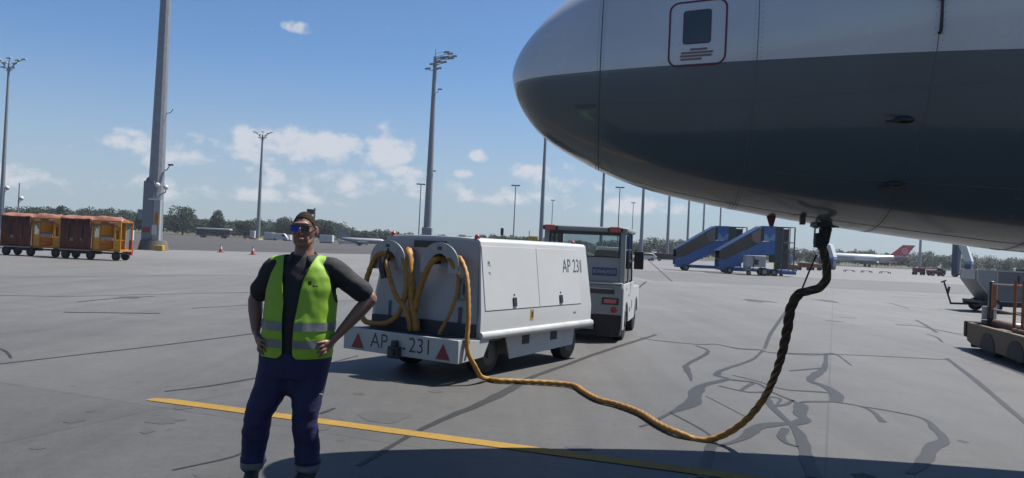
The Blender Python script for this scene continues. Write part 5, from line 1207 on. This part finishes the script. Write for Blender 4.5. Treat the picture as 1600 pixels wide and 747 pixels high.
mb = MB(); mb.box(-.06, .12, -.02, DW, .22, .54); mb.box(0, .1, .1, .4, .02, .22); mb.build('end_bumper', BLACK, rd, bevel=.03)
mb = MB(); mb.box(.12, DLEN, .1, DW - .1, .36, .43); mb.build('deck', mat('dolly_deck', (.10, .075, .055), .7, var=.3, dirt=.5, dirtcol=(.2, .14, .1)), rd)
mb = MB(); mb.tube([(.35, .42, .55), (DLEN - .1, .42, .55)], .075, 14); mb.build('guide_tube', mat('rusty_tube', (.16, .07, .035), .6, var=.3, scale=6), rd)
mb = MB(); mb.tube([(2.0, .22, .54), (DLEN - .1, .22, .54)], .045, 12); mb.build('side_tube', MATS['rusty_tube'], rd)
for k in range(9):
    x = .7 + k * .52; mb = MB(); mb.cyl((x, .52, .52), (x, DW - .14, .52), .07, n=16); mb.build('roller', mat('worn_roller', (.55, .53, .52), .4, .3, var=.2, dirt=.4, dirtcol=(.15, .1, .08)), rd)
ORP = mat('orange_post', (.40, .12, .03), .55, var=.2)
for x in (1.72, 2.12):
    mb = MB(); mb.tube([(x, .3, .42), (x, .3, 1.42)], .028, 8); mb.build('post', ORP, rd)
mb = MB(); mb.tube([(.35, .35, 1.30), (DLEN - .2, .3, 1.38)], .017, 8); mb.tube([(.35, .35, .82), (DLEN - .2, .3, .80)], .017, 8); mb.build('hand_rail', mat('dull_rail', (.45, .33, .26), .6), rd)
mb = MB(); mb.bar((.30, .35, .45), (.30, .35, 1.36), .09, .12); mb.build('end_post', BLACKP, rd, bevel=.02); mb = MB(); mb.bar((.42, .36, .85), (.42, .36, 1.3), .07, .07); mb.build('orange_sleeve', ORP, rd)
mb = MB(); mb.box(.205, .235, .22, .48, .60, .86); pl_ = mb.build('placard', WHITE2, rd, bevel=.004)
mb = MB(); mb.box(.2, .234, .22, .48, .53, .59); mb.build('grey_strip', GREYP, pl_)
mb = MB()
for (y0, z0, dy, dz) in ((.25, .78, .08, .05), (.36, .75, .09, .04), (.27, .66, .05, .08), (.35, .65, .04, .07), (.41, .66, .04, .05)): mb.box(.199, .2045, y0, y0 + dy, z0, z0 + dz)
mb.build('placard_marks', mat('placard_blue', (.10, .22, .45), .5), pl_)
for x in (1.3, 2.5, 4.4):
    for y in (.2, DW - .2): wheel(rd, x, y, .20, .16, True, None, 'y')

# ================================================================== THE MAN
PB = gnd(437, 755)
SC = .0042
CX = .083
man = thing('person', 'man in yellow green safety vest and sunglasses standing with his hands on hips', 'person', (PB.x, PB.y, 0))
SKIN = mat('skin', (.30, .15, .10), .5, var=.12, scale=9, bump=.08, bscale=120)
SHIRT = mat('dark_polo_shirt', (.016, .017, .020), .85, var=.2, scale=8, bump=.08, bscale=160)
TROU = mat('navy_work_trousers', (.007, .010, .080), .75, var=.25, scale=7, bump=.25, bscale=120)
VEST = mat('hi_vis_yellow_green', (.33, .60, .025), .65, var=.10, scale=6, bump=.08, bscale=25)
REFL = mat('silver_reflective_tape', (.24, .26, .26), .45, .2, var=.1, scale=20)
HAIR = mat('brown_hair', (.040, .024, .015), .9, var=.4, scale=60, bump=.25, bscale=160, spec=.15)
def remesh(mb, voxel, smooth=4, shrink=0):
    me = bpy.data.meshes.new('tmp'); me.from_pydata([tuple(p) for p in mb.v], [], mb.f)
    bm = bmesh.new(); bm.from_mesh(me); bmesh.ops.recalc_face_normals(bm, faces=bm.faces); bm.to_mesh(me); bm.free()
    o = bpy.data.objects.new('tmp', me); COL.objects.link(o)
    r = o.modifiers.new('r', 'REMESH'); r.mode = 'VOXEL'; r.voxel_size = voxel; r.adaptivity = 0
    if smooth: s = o.modifiers.new('s', 'SMOOTH'); s.factor = .5; s.iterations = smooth
    dg = bpy.context.evaluated_depsgraph_get(); dg.update()
    out = bpy.data.meshes.new_from_object(o.evaluated_get(dg)); bpy.data.objects.remove(o); out.materials.clear()
    return out
def folds(me, amp, fn):
    me.update(); nr = [v.normal.copy() for v in me.vertices]
    for v, n in zip(me.vertices, nr): v.co += n * amp * fn(v.co)
def chain(mb, pts, rad, n=16, k=5):
    """rounded limb through joints; rad entries are (a, b) radii or single values"""
    P = smoothpath(pts, k); rr = []
    m = len(pts)
    for i in range(len(P)):
        t = i / k; a = min(int(t), m - 1); b = min(a + 1, m - 1); f = t - a
        ra = rad[a] if isinstance(rad[a], tuple) else (rad[a],) * 2; rb = rad[b] if isinstance(rad[b], tuple) else (rad[b],) * 2
        rr.append((ra[0] + (rb[0] - ra[0]) * f, ra[1] + (rb[1] - ra[1]) * f))
    # rounded ends
    T0 = (P[0] - P[1]).normalized(); T1 = (P[-1] - P[-2]).normalized()
    Q = [P[0] + T0 * rr[0][0] * .7 * s for s in (1, .8)] ; Qr = [(rr[0][0] * .25, rr[0][1] * .25), (rr[0][0] * .75, rr[0][1] * .75)]
    E = [P[-1] + T1 * rr[-1][0] * .7 * s for s in (.8, 1)]; Er = [(rr[-1][0] * .75, rr[-1][1] * .75), (rr[-1][0] * .25, rr[-1][1] * .25)]
    mb.tube(Q + P + E, Qr + rr + Er, n, ref=(1, 0, 0) if abs((P[1] - P[0]).normalized().x) < .9 else (0, 1, 0))
def V3(*a): return Vector(a)
SHL, SHR = V3(CX - .185, .015, 1.405), V3(CX + .19, .015, 1.415)
ELL, ELR = V3(-.245, .085, 1.185), V3(.520, .095, 1.225)
WRL, WRR = V3(-.205, .005, .985), V3(.338, .005, .990)
# ---- body (one continuous skin mesh)
bd = MB()
HC = V3(.083, -.014, 1.660)
# skull
vs0 = len(bd.v)
bd.ell((0, 0, 0), 1, 1, 1, 36, 26)
for i in range(vs0, len(bd.v)):
    d = bd.v[i]; x, y, z = d.x, d.y, d.z
    px = .074 * x; py = .097 * y + .006; pz = .117 * z
    if z < 0:
        t = (-z); px *= 1 - .15 * t ** 2.2
        if y > 0: py *= 1 - .45 * t            # back of the skull tucks into the neck
        else: py *= 1 - .10 * t
    if y < -.35 and -.1 < z < .3: py += .006   # flatten the eye line
    bd.v[i] = HC + V3(px, py, pz)
H = lambda x, y, z: HC + V3(x, y, z)
chain(bd, [H(0, -.094, .020), H(0, -.108, -.006), H(0, -.116, -.026)], [.008, .011, .015], 10, 3)     # nose
bd.ell(H(.012, -.103, -.030), .010, .010, .008, 10, 8); bd.ell(H(-.012, -.103, -.030), .010, .010, .008, 10, 8)
bd.ell(H(0, -.085, .038), .058, .016, .012, 14, 8)                                  # brow
bd.ell(H(0, -.091, -.057), .024, .010, .006, 12, 8); bd.ell(H(0, -.090, -.069), .021, .011, .007, 12, 8)   # lips
bd.ell(H(0, -.066, -.092), .026, .024, .020, 12, 8)                                 # chin
for sg in (-1, 1):
    bd.ell(H(sg * .036, -.058, -.012), .024, .022, .026, 12, 8)                       # cheekbone
    chain(bd, [H(sg * .052, .000, -.040), H(sg * .046, -.030, -.076), H(sg * .016, -.066, -.094)], [.016, .016, .018], 10, 4)   # jaw
    bd.ell(H(sg * .028, -.062, -.055), .022, .022, .034, 12, 8)                       # cheek
    rot = Matrix.Rotation(sg * R(-22), 3, 'Z'); bd.ell(H(sg * .079, .014, -.006), .010, .020, .033, 12, 10, rot)   # ear
chain(bd, [H(0, .012, -.06), V3(CX, .010, 1.53), V3(CX, .012, 1.46)], [(.056, .060), (.060, .064), (.082, .078)], 18)
TOR = [(.80, .165, .12), (.90, .17, .13), (1.05, .17, .13), (1.2, .17, .12), (1.33, .17, .11), (1.42, .14, .085), (1.47, .07, .065)]
bd.tube([V3(CX - (.02 if z < 1 else 0), .012, z) for z, a, b in TOR], [(a, b) for z, a, b in TOR], 24, ref=(1, 0, 0))
for sh, el, wr in ((SHL, ELL, WRL), (SHR, ELR, WRR)):
    chain(bd, [sh + V3((CX - sh.x) * .4, 0, 0), sh, sh.lerp(el, .5), el], [.055, .062, .054, .046], 16)
    mid = el.lerp(wr, .35)
    chain(bd, [el, mid, el.lerp(wr, .75), wr], [.047, (.047, .051), (.036, .040), (.028, .035)], 16)
# hands: palm on the hip, four fingers wrapping forward, thumb backward
def hip(a, z, off, sg): return V3(.062 + sg * (.212 + off) * math.cos(R(a)), -(.158 + off) * math.sin(R(a)), z)
for sg, wr in ((-1, WRL), (1, WRR)):
    pc = hip(18, .925, .028, sg)
    chain(bd, [wr, wr.lerp(pc, .45), pc, hip(30, .915, .024, sg)], [(.026, .031), (.020, .038), (.017, .044), (.014, .038)], 14)
    for k, (zr, ln, dz) in enumerate([(.952, 1.0, -.012), (.930, 1.1, -.020), (.908, 1.0, -.026), (.888, .78, -.030)]):
        a0 = 30 - k * 2.0
        chain(bd, [hip(a0 - 6, zr + .002, .026, sg), hip(a0 + 7 * ln, zr + dz * .4, .034, sg), hip(a0 + 15 * ln, zr + dz * .9, .026, sg), hip(a0 + 21 * ln, zr + dz * 1.3, .013, sg)], [.0105, .0102, .0092, .0078], 10, 4)
    th = wr.lerp(pc, .55) + V3(-sg * .008, .018, .0)
    chain(bd, [th, th + V3(-sg * .004, .030, -.004), th + V3(-sg * .014, .055, -.018), th + V3(-sg * .022, .068, -.032)], [.015, .0125, .0110, .009], 10, 4)
# legs inside the trousers
for sg, hp, kn, an in ((-1, V3(-.03, .01, .84), V3(-.155, -.01, .46), V3(-.185, .02, .09)), (1, V3(.15, .01, .84), V3(.150, -.02, .46), V3(.168, .02, .09))):
    chain(bd, [hp, kn, an], [.08, .055, .04], 14)
me = remesh(bd, .0052, 4)
link('body', me, SKIN, man, smooth=180)
# ---- polo shirt
sh_ = MB()
TS = [(.80, .215, .160), (.88, .222, .172), (.98, .220, .182), (1.08, .215, .178), (1.18, .217, .166), (1.28, .222, .153), (1.36, .214, .136), (1.42, .178, .115), (1.465, .122, .095), (1.495, .090, .082)]
def tcx(z): return lerp_tab([(.80, .062), (.95, .068), (1.2, .08), (1.5, CX)], z)[0]
sh_.tube([V3(tcx(z), .014, z) for z, a, b in TS], [(a, b) for z, a, b in TS], 36, ref=(1, 0, 0))
for sh, el, f in ((SHL, ELL, .76), (SHR, ELR, .80)):
    chain(sh_, [sh + V3((CX - sh.x) * .55, 0, .005), sh, sh.lerp(el, .4), sh.lerp(el, f)], [.064, .076, .071, .074], 18)
me = remesh(sh_, .009, 5)
folds(me, .006, lambda c: mnoise.noise(Vector((c.x * 9, c.y * 9, c.z * 14))) + .5 * mnoise.noise(Vector((c.x * 22 + 5, c.y * 20, c.z * 26))))
link('shirt', me, SHIRT, man, smooth=180)
mb = MB()   # collar flaps round the neck
for sg in (-1, 1):
    pts = [V3(CX + sg * .080 * math.sin(R(a)), .012 + .080 * math.cos(R(a)), 1.528 - .034 * (a / 150)) for a in range(0, 151, 15)]
    lo = [V3(CX + sg * (.118 * math.sin(R(a))), .010 + (.104 + .022 * a / 150) * math.cos(R(a)), 1.488 - .050 * (a / 150)) for a in range(0, 151, 15)]
    o = len(mb.v); mb.v += pts + lo; k = len(pts)
    for i in range(k - 1): mb.f.append((o + i, o + i + 1, o + k + i + 1, o + k + i))
c = mb.build('collar', SHIRT, man, smooth=80, fix=False); md = c.modifiers.new('s', 'SOLIDIFY'); md.thickness = .006; md.offset = 0
# ---- vest cut from the torso surface
vt = MB(); vt.tube([V3(tcx(z), .014, z) for z, a, b in TS], [(a + .013, b + .013 + (.012 if z < 1.1 else 0)) for z, a, b in TS], 60, ref=(1, 0, 0))
for sh in (SHL, SHR): chain(vt, [V3(CX + (sh.x - CX) * .35, .012, 1.425), sh + V3(0, 0, .012)], [.072, .066], 18)
me = remesh(vt, .0085, 5)
bm = bmesh.new(); bm.from_mesh(me)
ZB = .838
for z in (ZB, .905, .957, 1.015, 1.070, 1.50):
    bmesh.ops.bisect_plane(bm, geom=bm.verts[:] + bm.edges[:] + bm.faces[:], plane_co=(0, 0, z), plane_no=(0, 0, 1))
def gapL(z): return lerp_tab([(.80, .018), (.99, .020), (1.18, .010), (1.37, -.012), (1.44, -.022), (1.52, -.05)], z)[0]
def gapR(z): return lerp_tab([(.80, .080), (.90, .088), (1.07, .092), (1.33, .122), (1.44, .160), (1.52, .19)], z)[0]
for it in range(2):
    dele = []
    for f in bm.faces:
        c = f.calc_center_median(); kill = c.z < ZB or c.z > 1.497
        if c.y < .0 and gapL(c.z) < c.x < gapR(c.z): kill = True
        if c.y < .0 and c.z < .875:      # rounded lower corners
            if c.x < gapL(c.z) and (gapL(c.z) - c.x) < .03 * ((.875 - c.z) / .037) ** 2: kill = True
            if c.x > gapR(c.z) and (c.x - gapR(c.z)) < .03 * ((.875 - c.z) / .037) ** 2: kill = True
        dx = abs(c.x - CX)
        if dx > .15 and ((c.z - 1.325) / .135) ** 2 + ((c.y - .02) / .085) ** 2 < 1: kill = True
        if dx > .230 + (0 if c.z > 1.38 else .1): kill = True
        if math.hypot(c.x - CX, (c.y - .012)) < .098 and c.z > 1.42: kill = True
        if kill: dele.append(f)
    bmesh.ops.delete(bm, geom=dele, context='FACES')
    break
# straighten the cut front edges
for v in bm.verts:
    if v.is_boundary and v.co.y < -.02 and v.co.z > .88:
        for g in (gapL, gapR):
            if abs(v.co.x - g(v.co.z)) < .012: v.co.x = g(v.co.z)
bm.normal_update(); bm.faces.ensure_lookup_table(); bm.faces.index_update()
inband = {za: {f.index for f in bm.faces if za < f.calc_center_median().z < zb_} for za, zb_ in ((.905, .957), (1.015, 1.070))}
for it in range(4):
    new = {}
    for v in bm.verts:
        if v.is_boundary:
            nb = [e.other_vert(v) for e in v.link_edges if e.is_boundary]
            if len(nb) == 2: new[v] = v.co * .4 + (nb[0].co + nb[1].co) * .3
    for v, c in new.items(): v.co = c
bm.normal_update()
for v in bm.verts:
    c = v.co; v.co += v.normal * (.010 * mnoise.noise(Vector((c.x * 7, c.y * 7, c.z * 5))) + .005 * mnoise.noise(Vector((c.x * 18, c.y * 18, c.z * 12 + 4))) + .003)
bm.to_mesh(me)
bands = []
for (za, zb_) in ((.905, .957), (1.015, 1.070)):
    b2 = bm.copy(); b2.faces.ensure_lookup_table(); bmesh.ops.delete(b2, geom=[f for f in b2.faces if f.index not in inband[za]], context='FACES')
    for v in b2.verts: v.co += v.normal * .0045
    bme = bpy.data.meshes.new('reflective_band'); b2.to_mesh(bme); b2.free(); bands.append(bme)
bm.free()
vo = link('safety_vest', me, VEST, man, smooth=180)
md = vo.modifiers.new('s', 'SOLIDIFY'); md.thickness = .004; md.offset = -1
for bme in bands: link('reflective_band', bme, REFL, vo, smooth=180)
mb = MB()
for (x, z, w_, h_) in ((.168, 1.312, .022, .026), (.196, 1.300, .014, .012), (.215, 1.300, .012, .010)):
    mb.box(x, x + w_, -.1865 + .30 * (x - .16), -.181 + .30 * (x - .16), z, z + h_)
mb.build('chest_print', mat('dark_print', (.05, .12, .03), .7), vo)
# ---- trousers
tr = MB()
tr.tube([V3(.062, .014, z) for z in (.92, .86, .78, .70)], [(.212, .165), (.220, .172), (.220, .168), (.200, .150)], 30, ref=(1, 0, 0))
chain(tr, [V3(-.050, .01, .84), V3(-.075, .0, .66), V3(-.150, -.02, .46), V3(-.178, .01, .26), V3(-.188, .02, .115)], [(.128, .135), (.112, .116), (.092, .098), (.080, .088), (.076, .094)], 20)
chain(tr, [V3(.170, .01, .84), V3(.158, .0, .66), V3(.150, -.03, .46), V3(.164, .005, .26), V3(.170, .02, .115)], [(.130, .135), (.110, .114), (.084, .092), (.080, .088), (.082, .098)], 20)
tr.ell((.055, .01, .66), .07, .10, .10)
me = remesh(tr, .0095, 4)
def tfold(c):
    k = 1.0 if c.z < .75 else .5
    knee = math.exp(-((c.z - .43) / .10) ** 2) + 1.3 * math.exp(-((c.z - .15) / .08) ** 2)
    return k * (mnoise.noise(Vector((c.x * 6, c.y * 6, c.z * 8))) + .5 * mnoise.noise(Vector((c.x * 12, c.y * 12, c.z * 20 + 3)))) + knee * .8 * mnoise.noise(Vector((c.x * 5 + 2, c.y * 5, c.z * 30)))
folds(me, .009, tfold)
tro = link('trousers', me, TROU, man, smooth=180)
bm = bmesh.new(); bm.from_mesh(me)
for z in (.085, .135): bmesh.ops.bisect_plane(bm, geom=bm.verts[:] + bm.edges[:] + bm.faces[:], plane_co=(0, 0, z), plane_no=(0, 0, 1))
bm.normal_update()
for sg in (-1, 1):
    b2 = bm.copy(); bmesh.ops.delete(b2, geom=[f for f in b2.faces if not (.083 < f.calc_center_median().z < .137) or (f.calc_center_median().x * sg < 0)], context='FACES')
    for v in b2.verts: v.co += v.normal * .004
    bme = bpy.data.meshes.new('hem_band'); b2.to_mesh(bme); b2.free(); link('reflective_hem_band', bme, REFL, tro, smooth=180)
bm.free()
mb = MB(); mb.box(.252, .275, -.112, -.09, .60, .615); mb.build('pocket_tab', REFL, tro, bevel=.003)
# ---- boots
for ax, yaw in ((-.190, R(-14)), (.170, R(10))):
    mb = MB(); M = Matrix.Rotation(-yaw, 3, 'Z')
    def bp(x, y, z): p = M @ V3(x, y, 0); return V3(ax + p.x, .02 + p.y, z)
    chain(mb, [bp(0, .07, .055), bp(0, 0, .062), bp(0, -.09, .052), bp(0, -.165, .042)], [(.038, .045), (.043, .052), (.048, .042), (.040, .032)], 16)
    chain(mb, [bp(0, .02, .06), bp(0, .02, .16)], [.050, .052], 14)
    link('boot', remesh(mb, .007, 3), BLACK, man, smooth=180)
    mb = MB(); out = [bp(.048 * math.cos(t) * (1.0 if math.sin(t) < 0 else .85), -.05 + .158 * -math.sin(t) * -1, 0) for t in [2 * math.pi * k / 24 for k in range(24)]]
    for z in (0, .026): mb.v += [V3(p.x, p.y, z) for p in out]
    mb.f += [tuple(range(24)), tuple(range(47, 23, -1))] + [(i, (i + 1) % 24, 24 + (i + 1) % 24, 24 + i) for i in range(24)]
    mb.build('sole', BLACKP, man)
# ---- hair
hm = MB(); hm.ell((0, 0, 0), 1, 1, 1, 64, 48)
bm = bmesh.new(); me = bpy.data.meshes.new('hair'); 
pts = []
for d in hm.v:
    x, y, z = d.x, d.y, d.z; px = .0765 * x; py = .0995 * y + .006; pz = .1195 * z
    if z < 0:
        px *= 1 - .22 * (-z) ** 1.6
        if y > 0: py *= 1 - .45 * (-z)
    n = 1 + .02 * mnoise.noise(Vector((x * 9, y * 9, z * 9))) + .012 * mnoise.noise(Vector((x * 30, y * 30, z * 30)))
    if z > .35: n += .015 * (z - .35)
    pts.append(V3(px, py, pz) * n)
me.from_pydata([tuple(p + HC) for p in pts], [], hm.f); bm.from_mesh(me)
dele = []
for f in bm.faces:
    c = f.calc_center_median() - HC; y, z, x = c.y, c.z, abs(c.x)
    nz_ = .006 * mnoise.noise(Vector((c.x * 60, y * 60, z * 60)))
    line = lerp_tab([(-.11, .070), (-.085, .073), (-.06, .070), (-.045, .050), (-.02, .018), (.0, .010), (.03, -.03), (.07, -.06), (.12, -.065)], y)[0]
    if x < .028 and y < -.05: line += .004
    if z < line + nz_: dele.append(f)
bmesh.ops.delete(bm, geom=dele, context='FACES'); bm.to_mesh(me); bm.free()
ho = link('hair', me, HAIR, man, smooth=180); md = ho.modifiers.new('s', 'SOLIDIFY'); md.thickness = .004; md.offset = -1
# ---- sunglasses
gl_ = MB()
gl_.tube([H(-.068, -.094, .024), H(-.035, -.111, .027), H(0, -.116, .025), H(.035, -.111, .027), H(.068, -.094, .024)], .0035, 8)
for sg in (-1, 1): gl_.tube([H(sg * .068, -.094, .024), H(sg * .078, -.04, .020), H(sg * .082, .012, .016), H(sg * .080, .028, .004)], .003, 8)
so = gl_.build('sunglasses', BLACKP, man)
def lens(sg, m, name):
    mb = MB(); o = rrect(-.027, .027, -.019, .017, .012, 5); n = len(o)
    for off in (0, .003):
        for (u, v) in o:
            x = sg * .034 + u; y = -.1155 + .55 * max(0, abs(x) - .006) ** 1.35 * 1.1 + .004; mb.v.append(H(x, y + off, .008 + v))
    mb.f += [tuple(range(n)), tuple(range(2 * n - 1, n - 1, -1))] + [(i, (i + 1) % n, n + (i + 1) % n, n + i) for i in range(n)]
    return mb.build(name, m, so, smooth=40)
lens(-1, mat('painted_sky_lens', (.02, .06, .55), .18, .75, var=.1), 'lens')['label'] = 'lens coloured blue with the sky it reflects'  # sky reflection put into the colour of this lens
lens(1, mat('black_lens', (.012, .012, .016), .12, .1), 'lens')
